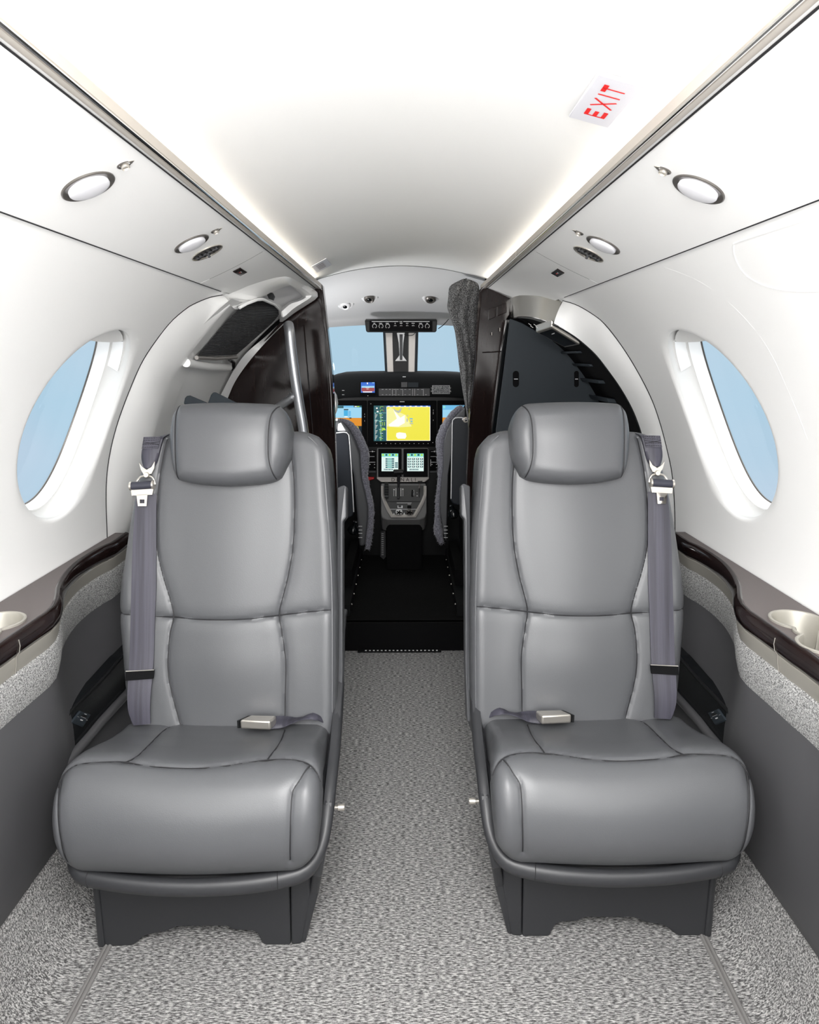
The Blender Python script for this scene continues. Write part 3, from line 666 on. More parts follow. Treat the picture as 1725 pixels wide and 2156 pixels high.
cap = thing('metal_cap', at(1120, 650, Y=2.1), 'brushed champagne metal cap at the top of the right cabinet frame', 'trim')
cT = [psu_at(q.x, q.y, 1) for q in smooth_path([Vector((u, v, 0)) for u, v in capT], 40)]; cB_ = smooth_path([Vector((u, v, 0)) for u, v in capB], 40); cB = [at(q.x, q.y, Y=p.y) for p, q in zip(cT, cB_)]
M_cap = mat('brushed_cap_metal', (.50, .49, .45), .34, metal=.75)
mb = MB(); mb.loft([[a, a.lerp(b, .5), b, b + Vector((0, .08, .0))] for a, b in zip(cT, cB)], M_cap, closed=False); mb.build('band', cap, angle=50)
mb = MB(); mb.tube([b + Vector((0, .002, 0)) for b in cB], .0022, M_chrome, 6); mb.build('bright_lip', cap)
# cabinet interior
cb = thing('cabinet', (.5, 2.4, 0), 'open slate-coloured cabinet with dark shelves behind the right seat', 'cabinet')
I4 = smooth_path(I3, 60); cBp = [b for b in cB]
rimP = cBp + I4
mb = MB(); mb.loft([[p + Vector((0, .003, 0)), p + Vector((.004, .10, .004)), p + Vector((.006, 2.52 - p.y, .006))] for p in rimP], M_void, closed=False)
mb.quad((.39, 2.52, -.0), (.8, 2.52, -.0), (.8, 2.52, 1.45), (.39, 2.52, 1.45), M_void); mb.quad((.35, 2.625, 0), (.8, 2.625, 0), (.8, 2.625, 1.5), (.30, 2.625, 1.5), M_void); mb.build('cabinet_shell', cb)  # rear quad added to block sky light from behind the pillar
mb = MB(); mb.tube([p + Vector((0, .004, 0)) for p in I4], .0042, M_glossb, 8); mb.build('black_gasket', cb)
brd = [(1075, 671), (1100, 680), (1126, 695), (1158, 712), (1187, 731), (1223, 766), (1248, 802), (1272, 841), (1288, 880), (1300, 930), (1310, 1000), (1312, 1372), (1030, 1372), (1046, 904), (1062, 780)]
P = [at(u, v, Y=2.45) for u, v in brd]; mb = MB(); mb.prism([Vector((p.x, p.y, max(0, p.z))) for p in P], (0, .02, 0), M_slate); sl = mb.build('slate_board', cb, smooth=False, bevel=.002)
for uc in (1086.5, 1214):
    mb = MB(); w = 6.5 if uc < 1100 else 4.8; a, b = at(uc, 781 + w, Y=2.449), at(uc, 815 - w, Y=2.449); r = (at(uc + w, 800, Y=2.449) - at(uc, 800, Y=2.449)).x
    pts = [a + Vector((r * math.cos(q), 0, r * math.sin(q))) for q in [PI * k / 10 for k in range(11)]] + [b + Vector((-r * math.cos(q), 0, -r * math.sin(q))) for q in [PI * k / 10 for k in range(11)]]
    mb.prism(pts, (0, -.0015, 0), M_void); c = (a + b) / 2; mb.box((c.x - r * .6, c.y - .004, c.z - .0012), (c.x + r * .6, c.y - .002, c.z + .0012), M_sea); mb.build('finger_slot', sl, smooth=False)
for q in ([(1212, 739), (1235, 738), (1236, 743), (1214, 744)], [(1238, 766), (1274, 767), (1278, 773), (1243, 772)], [(1257, 800), (1296, 801), (1302, 809), (1262, 808)], [(1277, 838), (1318, 843), (1324, 852), (1282, 848)], [(1322, 886), (1337, 888), (1340, 896), (1324, 895)]):
    mb = MB(); mb.prism([at(u, v, Y=2.22) for u, v in q], (0, .22, 0), M_slate); mb.build('shelf', cb, smooth=False, bevel=.003)
# vents and control unit under the arch
mb = MB()
for k in range(3):
    for j in range(2):
        a = at(1113 + k * 11 + j * 4, 681 + k * 1.5 + j * 5, Y=2.2); b = at(1119 + k * 11 + j * 4, 685 + k * 1.5 + j * 5, Y=2.2); mb.tube([a, b], .0008, M_sea, 5)
mb.build('vent_slot', cb)
cu_ = thing('control_unit', at(1170, 705, Y=2.15), 'brushed metal control unit hanging under the right cabinet arch', 'control unit')
fp = [at(1128, 699, Y=2.22), at(1160, 688, Y=2.1), at(1222, 726, Y=2.1), at(1190, 732, Y=2.22)]
mb = MB(); mb.prism(fp, (0, .0, .022), M_nickl); mb.build('housing', cu_, smooth=False, bevel=.004)
ce = sum(fp, Vector()) / 4; mb = MB(); mb.poly([ce + (p - ce) * .84 + Vector((0, 0, -.001)) for p in fp], M_glossb)
a, b = ce + (fp[1] - ce) * .5, ce + (fp[0] - ce) * .5; mb.tube([a + Vector((0, 0, -.003)), a.lerp(b, .3) + Vector((0, 0, -.003))], .001, M_sea, 5); mb.build('glass_face', cu_, smooth=False)

# =================================================================== CURTAIN
ct = thing('curtain', at(980, 700, Y=2.66), 'dark tweed curtain tied back at the right edge of the cockpit opening', 'curtain')
Lc = smooth_path([Vector((x, y, 0)) for x, y in [(972, 589), (955, 597), (946, 606), (944, 627), (942, 647), (948, 668), (957, 694), (962, 728), (967, 772), (971, 801), (977, 839), (982, 865), (986, 900)]], 70)
Rc = smooth_path([Vector((x, y, 0)) for x, y in [(984, 588), (998, 592), (1008, 600), (1010, 627), (1009, 650), (1008, 668), (1006, 694), (1003, 728), (1001, 772), (999, 801), (996, 839), (995, 865), (994, 900)]], 70)
rows = []
for j in range(70):
    r = []; n = 40; yb = 2.66
    for i in range(n + 1):
        t = i / n; w = math.sin(PI * t); u = Lc[j].x * (1-t) + Rc[j].x * t; v = Lc[j].y * (1-t) + Rc[j].y * t
        knot = math.exp(-((v - 644) / 14)**2) * math.exp(-((t - .62) / .16)**2)
        fold = .019 * abs(math.sin(PI * (2.6 * t + .35 * math.sin(v * .03) + .1))) + .004 * math.sin(9 * t + v * .11)
        p = at(u, v, Y=yb); p.y -= .018 * w**.5 + fold * w**.4 + .012 * knot; r.append(p)
    for i in range(n - 1, 0, -4): q = r[i].copy(); q.y = yb + .02; r.append(q)
    rows.append(r)
mb = MB(); mb.loft(rows, M_curtain, caps=True); mb.build('drape', ct, angle=80)
mb = MB(); c = at(983, 644, Y=2.63); mb.lathe(c, (0, -1, 0), [(.014, -.012), (.016, 0), (.013, .008), (.006, .013), (.0003, .014)], M_curtain, 20); mb.build('tie_knot', ct)

# =================================================================== COCKPIT
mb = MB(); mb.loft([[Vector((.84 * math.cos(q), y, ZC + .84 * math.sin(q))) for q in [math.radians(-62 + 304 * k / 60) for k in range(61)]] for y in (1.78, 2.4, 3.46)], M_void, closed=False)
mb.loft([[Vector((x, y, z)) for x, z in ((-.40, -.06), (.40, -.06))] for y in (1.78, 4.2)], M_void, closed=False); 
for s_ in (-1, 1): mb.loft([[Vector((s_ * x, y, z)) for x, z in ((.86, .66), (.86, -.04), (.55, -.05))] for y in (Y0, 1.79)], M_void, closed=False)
struct(mb, 'light_block_shell')  # dark shell and skirts added to keep outside light from leaking in
ZF = .118
mb = MB(); mb.quad((-.7, 2.60, ZF), (.7, 2.60, ZF), (.7, 4.1, ZF), (-.7, 4.1, ZF), M_blackc); struct(mb, 'floor_cockpit', smooth=False)
for s, nm in ((-1, 'wall_cockpit_left'), (1, 'wall_cockpit_right')):
    mb = MB(); mb.loft([[Vector((s * x, y, z)) for x, z in ((.70, .0), (.74, .4), (.73, .85), (.70, 1.0))] for y in (2.67, 4.1)], M_black, closed=False)
    mb.loft([[Vector((s * x, y, z)) for x, z in ((.58, 1.20), (.50, 1.32), (.33, 1.44))] for y in (2.67, 3.45)], M_cockc, closed=False)
    mb.loft([[Vector((s * x, y, z)) for x, z in ((.70, 1.0), (.66, 1.12), (.58, 1.20))] for y in (2.67, 3.0)], M_cockc, closed=False); struct(mb, nm)
# ceiling of the cockpit sweeping down to the windscreen head
def cc(x, k):
    z0 = ceil_z(x) - .002; y0 = 2.636
    y1 = 3.42; z1 = 1.343 - .012 * (abs(x) / .33)**2
    t = k; y = y0 + (y1 - y0) * t; z = z0 + (z1 - z0) * (t ** 1.6); return Vector((x, y, z))
mb = MB(); mb.loft([[cc(-.42 + .84 * i / 40, k / 20) for i in range(41)] for k in range(21)], M_cockc, closed=False)
mb.loft([[cc(-.42 + .84 * i / 40, 1) + Vector((0, a, b)) for i in range(41)] for a, b in ((0, 0), (.01, -.006), (.06, -.030), (.07, -.032))], M_cockc, closed=False)
struct(mb, 'ceiling_cockpit')
def cock_at(u, v):
    d = ray(u, v); lo, hi = 2.2, 3.8
    def f_(t):
        p = CAM + d * t; k = (p.y - 2.636) / (3.42 - 2.636); k = max(0, min(1, k)); return p.z - cc(p.x, k).z
    for _ in range(50):
        m_ = (lo + hi) / 2
        if f_(m_) > 0: hi = m_
        else: lo = m_
    return CAM + d * lo
for u, v, lab, lens in ((778, 626, 'round eyeball air vent in the cockpit ceiling, middle of the three', 1), (907, 627, 'round eyeball air vent in the cockpit ceiling, nearest the curtain', 1), (727, 641, 'round eyeball air vent in the cockpit ceiling, leftmost of the three', 0)):
    c = cock_at(u, v); ax = Vector((0, -.62, -.78)).normalized(); t_ = thing('eyeball_vent', c, lab, 'air vent', 'eyeball vents in the cockpit ceiling')
    mb = MB(); mb.lathe(c + Vector((0, .0, .004)), ax, [(.040, -.006), (.036, .004), (.028, .008), (.024, .006)], M_cockc, 30, ref=(1, 0, 0)); mb.build('collar', t_)
    mb = MB(); c2 = c + Vector((0, -.004, -.004)); mb.lathe(c2, ax, [(.023, 0), (.022, .008), (.016, .012), (.012, .010)], M_nick if lens else M_cockc, 30); mb.lathe(c2, ax, [(.0125, .008), (.006, .013), (.0002, .014)], M_glossb, 24); mb.build('nozzle', t_)

# overhead switch panel
op = thing('overhead_switch_panel', at(844, 687, Y=3.30), 'black overhead switch panel with a row of knobs above the windscreen', 'switch panel')
YO = 3.30; oo = lambda u, v, d=0: at(750 + u * .11014, 660 + v * .11014, Y=YO - d)
mb = MB(); mb.prism([oo(165, 132), oo(1552, 132), oo(1540, 330), (oo(1520, 362)), oo(215, 362), oo(190, 340)], (0, .06, .01), M_black); mb.build('panel_body', op, smooth=False, bevel=.004)
mb = MB(); mb.prism([oo(255, 145, .001), oo(1460, 145, .001), oo(1460, 340, .001), oo(255, 340, .001)], (0, -.002, 0), M_void); mb.build('face_plate', op, smooth=False)
for x in (353, 477, 603, 1238, 1362):
    mb = MB(); c = oo(x, 243, .003); r = .0095
    mb.tube([c + Vector((r * math.cos(q), 0, r * math.sin(q))) for q in [math.radians(235 - 290 * k / 20) for k in range(21)]], .0012, M_sea, 5)
    mb.lathe(c, (0, -1, 0), [(.0065, 0), (.0055, .010), (.0002, .010)], M_black, 16); mb.tube([c + Vector((.002, -.011, -.004)), c + Vector((.004, -.011, -.009))], .0006, M_sea, 4); mb.build('rotary_knob', op)
for x in (748, 863, 978, 1093):
    mb = MB(); c = oo(x, 243, .003); r = .005
    mb.tube([c + Vector((r * math.cos(q), 0, r * math.sin(q))) for q in [math.radians(180 * k / 8) for k in range(9)]], .0007, M_cockc, 5); mb.tube([c, c + Vector((0, -.010, .002))], .0022, M_nick, 8); mb.build('toggle_switch', op)
mb = MB()
for x0, x1, y in ((300, 810, 155), (900, 1405, 155)): mb.quad(oo(x0, y - 5, .004), oo(x1, y - 5, .004), oo(x1, y + 5, .004), oo(x0, y + 5, .004), M_cockc)
for x in (830, 850, 868): mb.quad(oo(x, 148, .004), oo(x + 12, 148, .004), oo(x + 12, 165, .004), oo(x, 165, .004), M_sea)
mb.build('panel_markings', op, smooth=False)
for x, tx in ((350, 'DAY'), (470, 'PANEL'), (597, 'FLOOD'), (748, 'ON'), (862, 'AUTO'), (978, 'SEAT'), (1093, 'CABIN'), (1233, 'FLOOD'), (1360, 'DAY')):
    for yy, sz in ((188, .0045),):
        mb = MB()
        for k in range(len(tx)): mb.quad(oo(x - 6 * len(tx) + k * 12, yy - 7, .004), oo(x - 6 * len(tx) + k * 12 + 9, yy - 7, .004), oo(x - 6 * len(tx) + k * 12 + 9, yy + 7, .004), oo(x - 6 * len(tx) + k * 12, yy + 7, .004), M_sea)
        mb.build('legend', op, smooth=False)
# windscreen centre post, frames, pane
YW = 3.62
cpst = thing('windscreen_post', at(844, 745, Y=YW), 'black and silver windscreen centre post with hanging compass mount', 'post')
ww = lambda u, v, d=0: at(750 + u * .11014, 660 + v * .11014, Y=YW - d)
mb = MB(); mb.prism([ww(512, 330), ww(1192, 330), ww(1170, 1165), ww(555, 1165)], (0, .05, 0), M_slate); mb.build('post_frame', cpst, smooth=False, bevel=.003)
mb = MB(); mb.prism([ww(560, 372, .002), ww(700, 372, .002), ww(722, 1160, .002), ww(598, 1160, .002)], (0, -.006, 0), M_tan); mb.prism([ww(1000, 372, .002), ww(1142, 372, .002), ww(1122, 1160, .002), ww(994, 1160, .002)], (0, -.006, 0), M_tan); mb.build('side_strip', cpst, smooth=False, bevel=.004)
mb = MB(); mb.prism([ww(705, 340, .002), ww(1000, 340, .002), ww(994, 1160, .002), ww(724, 1160, .002)], (0, -.004, 0), M_black); mb.build('centre_strip', cpst, smooth=False)
mb = MB(); mb.prism([ww(x, y, .012) for x, y in ((780, 372), (932, 372), (905, 560), (890, 800), (970, 910), (745, 910), (830, 800), (815, 560))], (0, -.012, 0), M_gloss); cm = mb.build('compass_mount', cpst, smooth=False, bevel=.002)
mb = MB(); mb.prism([ww(x, y, .025) for x, y in ((830, 400), (890, 400), (885, 890), (835, 890))], (0, -.003, 0), M_leatherd); mb.build('mount_stem', cm, smooth=False)
mb = MB()
for x, m_ in ((802, M_rail), (858, M_sea), (908, M_rail)): mb.lathe(ww(x, 930, .02), (0, -1, 0), [(.0052, 0), (.0052, .006), (.004, .008), (.0002, .008)], m_, 14)
mb.build('mount_screw', cm)
mb = MB(); mb.quad((-.75, 3.72, .95), (.75, 3.72, .95), (.75, 3.66, 1.40), (-.75, 3.66, 1.40), M_glass); struct(mb, 'window_3', smooth=False)
wf = MB(); wf.tube(smooth_path([at(1128*.11014+750, 660+372*.11014, Y=3.3), at(868, 706, Y=3.34), at(858, 706, Y=3.34), at(851, 703, Y=3.32)], 20), .0015, M_black, 6)
top(wf, 'headset_cable', 'thin black cable drooping under the middle of the overhead switch panel', 'cable')
wf = MB(); wf.tube(smooth_path([at(923, 692, Y=3.32), at(934, 684, Y=3.33), at(945, 672, Y=3.34)], 12), .0018, M_wood, 6)
top(wf, 'headset_cable', 'thin brown cable between the overhead switch panel and the curtain', 'cable')

# instrument panel
YI = 3.56; ii = lambda u, v, d=0: at(680 + u * .18551, 770 + v * .18551, Y=YI - d)
ip = thing('instrument_panel', at(850, 880, Y=YI), 'black cockpit instrument panel with three bright displays under a dark glareshield', 'instrument panel')
mb = MB()
gs = [(-400, 250), (-150, 190), (60, 150), (130, 122), (230, 100), (400, 92), (700, 90), (1000, 90), (1400, 92), (1560, 100), (1700, 125), (1900, 180), (2100, 260)]
G0 = [ii(u, v) for u, v in gs]
mb.loft([[p + Vector((0, a, b)) for p in G0] for a, b in ((.22, .01), (.04, .008), (.0, .0), (-.02, -.02), (-.025, -.05), (-.02, -.10), (.0, -.118))], M_matte, closed=False); mb.build('glareshield', ip, angle=60)
mb = MB(); mb.box((ii(-500, 0).x, YI, ZF), (ii(2200, 0).x, YI + .05, ii(850, 340).z), M_black); mb.build('panel_board', ip, smooth=False)
def plate(px, m, name, par, d=.02, th=.008, bev=.002, fn=ii, label=None):
    mb = MB(); mb.prism([fn(u, v, d) for u, v in px], (0, -th, 0), m); return mb.build(name, par, smooth=False, bevel=bev, label=label)
R_ = lambda x0, y0, x1, y1: [(x0, y0), (x1, y0), (x1, y1), (x0, y1)]
def pic(rects, name, par, d, fn=ii):
    mb = MB()
    for k, (q, m) in enumerate(rects):
        pts = R_(*q) if len(q) == 4 and not isinstance(q[0], tuple) else q
        mb.poly([fn(u, v, d + .00012 * k) for u, v in pts], m)
    return mb.build(name, par, smooth=False)
# centre display
dc = plate(R_(512, 395, 1290, 915), M_void, 'centre_display', ip, 0, .018, .004)
rects = [(R_(578, 453, 722, 856), E_teal), (R_(722, 453, 1220, 466), E_blue), (R_(722, 464, 1220, 852), E_hot), (R_(727, 469, 1214, 847), E_yel), ([(727, 500), (770, 472), (850, 520), (940, 560), (1010, 690), (850, 700), (727, 690)], E_yel2),
         ([(745, 670), (840, 600), (800, 500), (880, 590), (930, 560), (930, 650), (860, 690), (760, 690)], E_hot), ([(835, 765), (870, 755), (940, 765), (950, 800), (935, 828), (850, 828), (830, 800)], E_hot), ([(800, 478), (815, 515), (860, 540), (885, 520), (900, 478), (890, 478), (860, 510), (830, 505)], E_grey), (R_(975, 478, 985, 500), E_grey),
         (R_(955, 560, 968, 575), E_grey), (R_(985, 595, 1020, 605), E_azure), (R_(985, 612, 1022, 622), E_grey), (R_(995, 628, 1018, 640), E_azure), (R_(985, 650, 1025, 662), E_grey), (R_(950, 600, 965, 635), E_grey)]
for x in range(735, 1200, 62): rects.append((R_(x, 456, x + 24, 462), E_hot))
for y in range(540, 850, 15):
    rects.append((R_(592, y, 600 + (y * 7) % 28, y + 5), E_hot)); rects.append((R_(640 + (y * 5) % 18, y, 668 + (y * 11) % 30, y + 5), E_green if (y // 15) % 3 else E_pale))
rects += [(R_(585, 533, 718, 536), E_cyan), (R_(585, 622, 718, 625), E_cyan), (R_(655, 540, 658, 850), E_cyan), (R_(668, 635, 712, 680), E_teal), (R_(676, 640, 682, 680), E_green), (R_(698, 640, 704, 680), E_green), ([(668, 725), (680, 705), (700, 705), (714, 725), (714, 732), (668, 732)], E_green), (R_(604, 475, 622, 490), E_hot), (R_(612, 512, 632, 528), E_hot)]
sc_ = pic(rects, 'screen', dc, .0190)
mb = MB()
for cy_ in (480, 520):
    c = ii(672, cy_, .024); r = .010; mb.tube([c + Vector((r * math.cos(q), 0, r * math.sin(q) * .8)) for q in [math.radians(200 - 150 * k / 10) for k in range(11)]], .0010, E_green, 5); mb.tube([c + Vector((r * math.cos(q), 0, r * math.sin(q) * .8)) for q in [math.radians(50 - 60 * k / 6) for k in range(7)]], .0010, E_redd, 5)
mb.build('gauge_arc', dc)
mb = MB()
for k in range(12): mb.box(tuple(ii(612 + k * 53, 884, .020) - Vector((.002, 0, .0015))), tuple(ii(612 + k * 53, 884, .0185) + Vector((.002, 0, .0015))), M_sea)
for y in (505, 530, 545, 618): mb.box(tuple(ii(1254, y, .020) - Vector((.001, 0, .003))), tuple(ii(1254, y, .0185) + Vector((.001, 0, .003))), M_sea)
for x in (545, 1248): mb.box(tuple(ii(x, 433 if x < 900 else 872, .020) - Vector((.0025, 0, .0015))), tuple(ii(x, 433 if x < 900 else 872, .0185) + Vector((.0025, 0, .0015))), M_sea)
mb.build('bezel_keys', dc, smooth=False, kind='stuff')
mb = MB()
for k in range(6): mb.quad(ii(874 + k * 9, 403, .0195), ii(881 + k * 9, 403, .0195), ii(881 + k * 9, 414, .0195), ii(874 + k * 9, 414, .0195), M_sea)
mb.build('maker_lettering', dc, smooth=False)
# side displays
dl = plate(R_(-240, 395, 500, 915), M_void, 'left_display', ip, 0, .015, .004)
pic([(R_(-180, 453, 440, 690), E_sky), (R_(-180, 475, 440, 595), E_sky2), (R_(-180, 455, 235, 482), E_teal), (R_(350, 453, 440, 472), E_teal), (R_(360, 458, 385, 468), E_hot), (R_(387, 458, 415, 468), E_green), (R_(238, 492, 290, 504), E_dark), (R_(238, 506, 285, 570), E_azure), (R_(290, 515, 318, 575), E_sky), (R_(300, 520, 315, 526), E_azure), (R_(245, 575, 280, 585), E_hot), (R_(-180, 592, 440, 684), E_org), (R_(-180, 660, 440, 684), E_org), (R_(300, 588, 325, 600), E_dark), (R_(-180, 684, 440, 860), E_dark), ([(355, 682), (400, 690), (408, 712), (390, 716)], E_yel)], 'screen', dl, .0160)
mb = MB()
for y in (550, 578, 626): mb.box(tuple(ii(474, y, .018) - Vector((.001, 0, .003))), tuple(ii(474, y, .0155) + Vector((.001, 0, .003))), M_sea)
mb.build('bezel_keys', dl, smooth=False)
dr = plate(R_(1300, 395, 2040, 915), M_void, 'right_display', ip, 0, .015, .004)
pic([(R_(1358, 448, 1980, 592), E_sky), (R_(1362, 500, 1980, 585), E_sky2), (R_(1366, 456, 1390, 482), E_cyan), (R_(1358, 588, 1980, 690), E_org), (R_(1358, 690, 1980, 860), E_dark)], 'screen', dr, .0160)
# glareshield row
YG = YI - .026
gg = lambda u, v, d=0: at(680 + u * .18551, 770 + v * .18551, Y=YG - d)
sd = plate(R_(424, 180, 600, 345), M_void, 'standby_display', ip, 0, .006, .0015, gg)
pic([(R_(432, 188, 590, 306), E_blue), (R_(440, 230, 585, 250), E_sky2), (R_(440, 250, 585, 290), E_redd), (R_(455, 292, 560, 303), E_hot), (R_(500, 190, 512, 210), E_hot), (R_(560, 190, 585, 197), E_sky2), (R_(485, 248, 530, 252), E_hot), (R_(495, 262, 520, 266), E_hot), (R_(508, 338, 514, 344), E_hot)], 'screen', sd, .0068, gg)
kp = plate(R_(635, 258, 1215, 345), M_pedd, 'autopilot_panel', ip, 0, .005, .0012, gg)
rects = [(R_(x, 268, x + 22, 272), M_sea) for x in (668, 710, 750, 800, 838, 880, 925, 975, 1070, 1115)] + [(R_(x, 328, x + 20, 331), M_sea) for x in (668, 712, 750, 800, 850, 925, 975, 1065, 1160)] + [(R_(x, 262, x + 3, 340), M_cockc) for x in (788, 828, 905, 1020, 1042, 1140)]
pic(rects, 'panel_markings', kp, .0062, gg)
for x, y in ((680, 300), (758, 300), (935, 300), (1080, 302), (1172, 300)):
    mb = MB(); mb.lathe(gg(x, y, .005), (0, -1, 0), [(.009, 0), (.0085, .010), (.007, .012), (.0002, .012)], M_black, 18); mb.build('selector_knob', kp)
nt_ = plate(R_(1243, 225, 1440, 318), M_slate, 'passenger_notice', ip, 0, .003, .0006, gg)
nx, nz = Vector((1, 0, 0)), Vector((0, 0, 1))
for k, tline in enumerate(('PASSENGER NOTICE', 'THIS AIRCRAFT DOES NOT', 'COMPLY WITH FEDERAL', 'SAFETY REGULATIONS FOR', 'STANDARD AIRCRAFT')):
    text(tline, .0105 if k else .012, gg(1341, 240 + k * 17, .0036), nx, nz, M_sea, 'notice_text', nt_, sxx=.80)
mb = MB()
for a, b in (((1243, 225), (1440, 225)), ((1440, 225), (1440, 318)), ((1440, 318), (1243, 318)), ((1243, 318), (1243, 225))): mb.tube([gg(*a, .0035), gg(*b, .0035)], .0009, M_sea, 5)
mb.build('notice_border', nt_)
plate(R_(888, 186, 960, 245), M_leatherd, 'warning_tile', ip, 0, .004, .001, gg); plate(R_(966, 190, 1085, 245), M_slate, 'annunciator_plate', ip, 0, .003, .001, gg)
mb = MB()
for x, y in ((862, 170), (895, 170), (933, 171)): mb.lathe(gg(x, y, .004), (0, -1, 0), [(.0032, 0), (.0028, .002), (.0002, .002)], M_sea, 10)
mb.box(tuple(gg(905, 124, .003) - Vector((0, 0, .003))), tuple(gg(942, 120, .0)), M_cockc)
for x, y in ((230, 280), (230, 330)): mb.box(tuple(gg(x - 12, y + 3, .004)), tuple(gg(x + 14, y - 3, .0)), M_sea)
mb.build('indicator_dots', ip, smooth=False)
# switch banks under the displays
jj = lambda u, v, d=0: at(700 + u * .17391, 870 + v * .17391, Y=YI - d)
for x0, x1, nm in ((430, 530, 'left'), (1180, 1310, 'right')):
    bk_ = plate(R_(x0, 445, x1, 690), M_void, 'switch_bank', ip, 0, .012, .003, jj)
    plate(R_(x0 - 5, 690, x1, 720), M_leatherd, 'lower_edge', bk_, 0, .02, .003, jj)
    rects = [(R_(x0 + 15, 462, x0 + 85, 466), M_sea), (R_(x0 + 50, 455, x0 + 62, 472), M_cockc), (R_(x0 + 10, 522, x0 + 80, 527), M_sea), (R_(x0 + 8, 560, x0 + 14, 640), M_cockc), (R_(x0 + 15, 590, x0 + 90, 596), M_cockc), (R_(x0 + 20, 615, x0 + 32, 625), M_sea), (R_(x0 + 75, 615, x0 + 87, 625), M_sea), (R_(x0 + 75, 655, x0 + 88, 662), M_sea)]
    pic(rects, 'panel_markings', bk_, .0132, jj)
    mb = MB(); mb.lathe(jj(x0 + 48, 605 if nm == 'left' else 560, .012), (0, -1, 0), [(.009, 0), (.009, .010), (.007, .014), (.0002, .014)], M_nick if nm == 'left' else M_black, 18); mb.build('lever_knob', bk_)
mb = MB(); mb.prism([jj(x, y, .03) for x, y in ((405, 780), (425, 768), (505, 772), (512, 785), (500, 795), (440, 808), (410, 806))], (0, -.02, 0), M_redk); top(mb, 'red_handle', 'red emergency handle left of the centre console', 'handle', smooth=False, bevel=.004)

# centre console: upright touch controllers, sloping quadrant, foot
ped = thing('centre_console', (0, 3.3, ZF), 'grey centre console with twin touch screens, throttle lever and metal trim ring', 'console')
def plane_px(p0, n):
    p0 = Vector(p0); n = Vector(n).normalized()
    return lambda u, v, d=0: (lambda r_: CAM + r_ * ((p0 + n * d - CAM).dot(n) / r_.dot(n)))(ray(700 + u * .17391, 870 + v * .17391))
N1 = Vector((0, -.163, .08)).cross(Vector((1, 0, 0))); N1 = Vector((0, -.90, .42)); c1 = plane_px((0, 3.45, .535), N1)
N2 = Vector((0, -.63, .78)); c2 = plane_px((0, 3.45, .535), N2)
mb = MB(); mb.prism([c1(x, y) for x, y in ((540, 430), (548, 421), (1155, 421), (1164, 430), (1172, 780), (538, 780))], (0, .06, -.02), M_ped); mb.build('controller_housing', ped, smooth=False, bevel=.003)
for x0, x1, nm in ((556, 838, 0), (862, 1155, 1)):
    t_ = MB(); t_.prism([c1(x, y, .001) for x, y in R_(x0, 434, x1, 772)], N1.normalized() * .008, M_void); td = t_.build('touch_controller', ped, smooth=False, bevel=.003)
    sx0, sx1 = (596, 798) if nm == 0 else (905, 1106)
    rects = [(R_(sx0, 488, sx1, 702), E_pale), (R_(sx0, 488, sx1, 528), E_cyan)]
    for k in range(5): rects.append((R_(sx0 + 6 + k * 40, 494, sx0 + 30 + k * 40, 516), E_teal if k % 2 else E_green))
    if nm == 0:
        for k in range(5): rects.append((R_(sx0 + 48, 546 + k * 25, sx0 + 152, 562 + k * 25), E_teal)); rects.append((R_(sx0 + 70, 550 + k * 25, sx0 + 125, 558 + k * 25), E_cyan))
        for k in range(3): rects.append((R_(sx0 + 162, 596 + k * 24, sx0 + 198, 610 + k * 24), E_teal))
    else:
        for r in range(4):
            for k in range(4): rects.append((R_(sx0 + 8 + k * 50, 544 + r * 31, sx0 + 44 + k * 50, 564 + r * 31), E_teal)); rects.append((R_(sx0 + 18 + k * 50, 548 + r * 31, sx0 + 32 + k * 50, 558 + r * 31), E_hot))
    for k in range(8): rects.append((R_(sx0 + 30 + k * 14, 672, sx0 + 38 + k * 14, 690), E_teal))
    mbp = MB()
    for k, (q, m) in enumerate(rects): mbp.poly([c1(u, v, .0096 + .0001 * k) for u, v in q], m)
    mbp.build('screen', td, smooth=False)
mb = MB(); mb.prism([c1(x, y, .0) for x, y in ((538, 780), (1172, 780), (1170, 800), (1120, 838), (590, 838), (540, 800))], N1.normalized() * .010 + Vector((0, .0, 0)), M_tan); nb = mb.build('name_bar', ped, smooth=False, bevel=.003)
text('D E N A L I', .026, c1(862, 807, .0112), (1, 0, 0), (0, N1.normalized().z, -N1.normalized().y), M_void, 'nameplate_letters', nb, sxx=1.0)
body = [(590, 842), (1130, 842), (1142, 900), (1142, 1200), (1120, 1262), (1060, 1285), (660, 1285), (600, 1262), (588, 1200), (588, 900)]
mb = MB(); mb.prism([c2(x, y) for x, y in body], (0, .05, -.075), M_ped); mb.build('quadrant_body', ped, smooth=False, bevel=.006)
uo = [(590, 880), (592, 1000), (620, 1090), (660, 1180), (712, 1262), (1010, 1262), (1060, 1180), (1105, 1090), (1138, 1000), (1140, 880)]; ui = [(622, 880), (624, 985), (650, 1060), (690, 1140), (735, 1226), (982, 1226), (1030, 1140), (1075, 1060), (1104, 985), (1106, 880)]
mb = MB(); mb.loft([[c2(*a, .001), c2(*a, .006), c2(a[0] * .5 + b[0] * .5, a[1] * .5 + b[1] * .5, .009), c2(*b, .006), c2(*b, .001)] for a, b in zip(uo, ui)], M_tan, closed=False); mb.build('trim_ring', ped, angle=30)
mb = MB(); mb.prism([c2(x, y, .001) for x, y in ui], N2.normalized() * .003, M_pedd); qp = mb.build('quadrant_plate', ped, smooth=False)
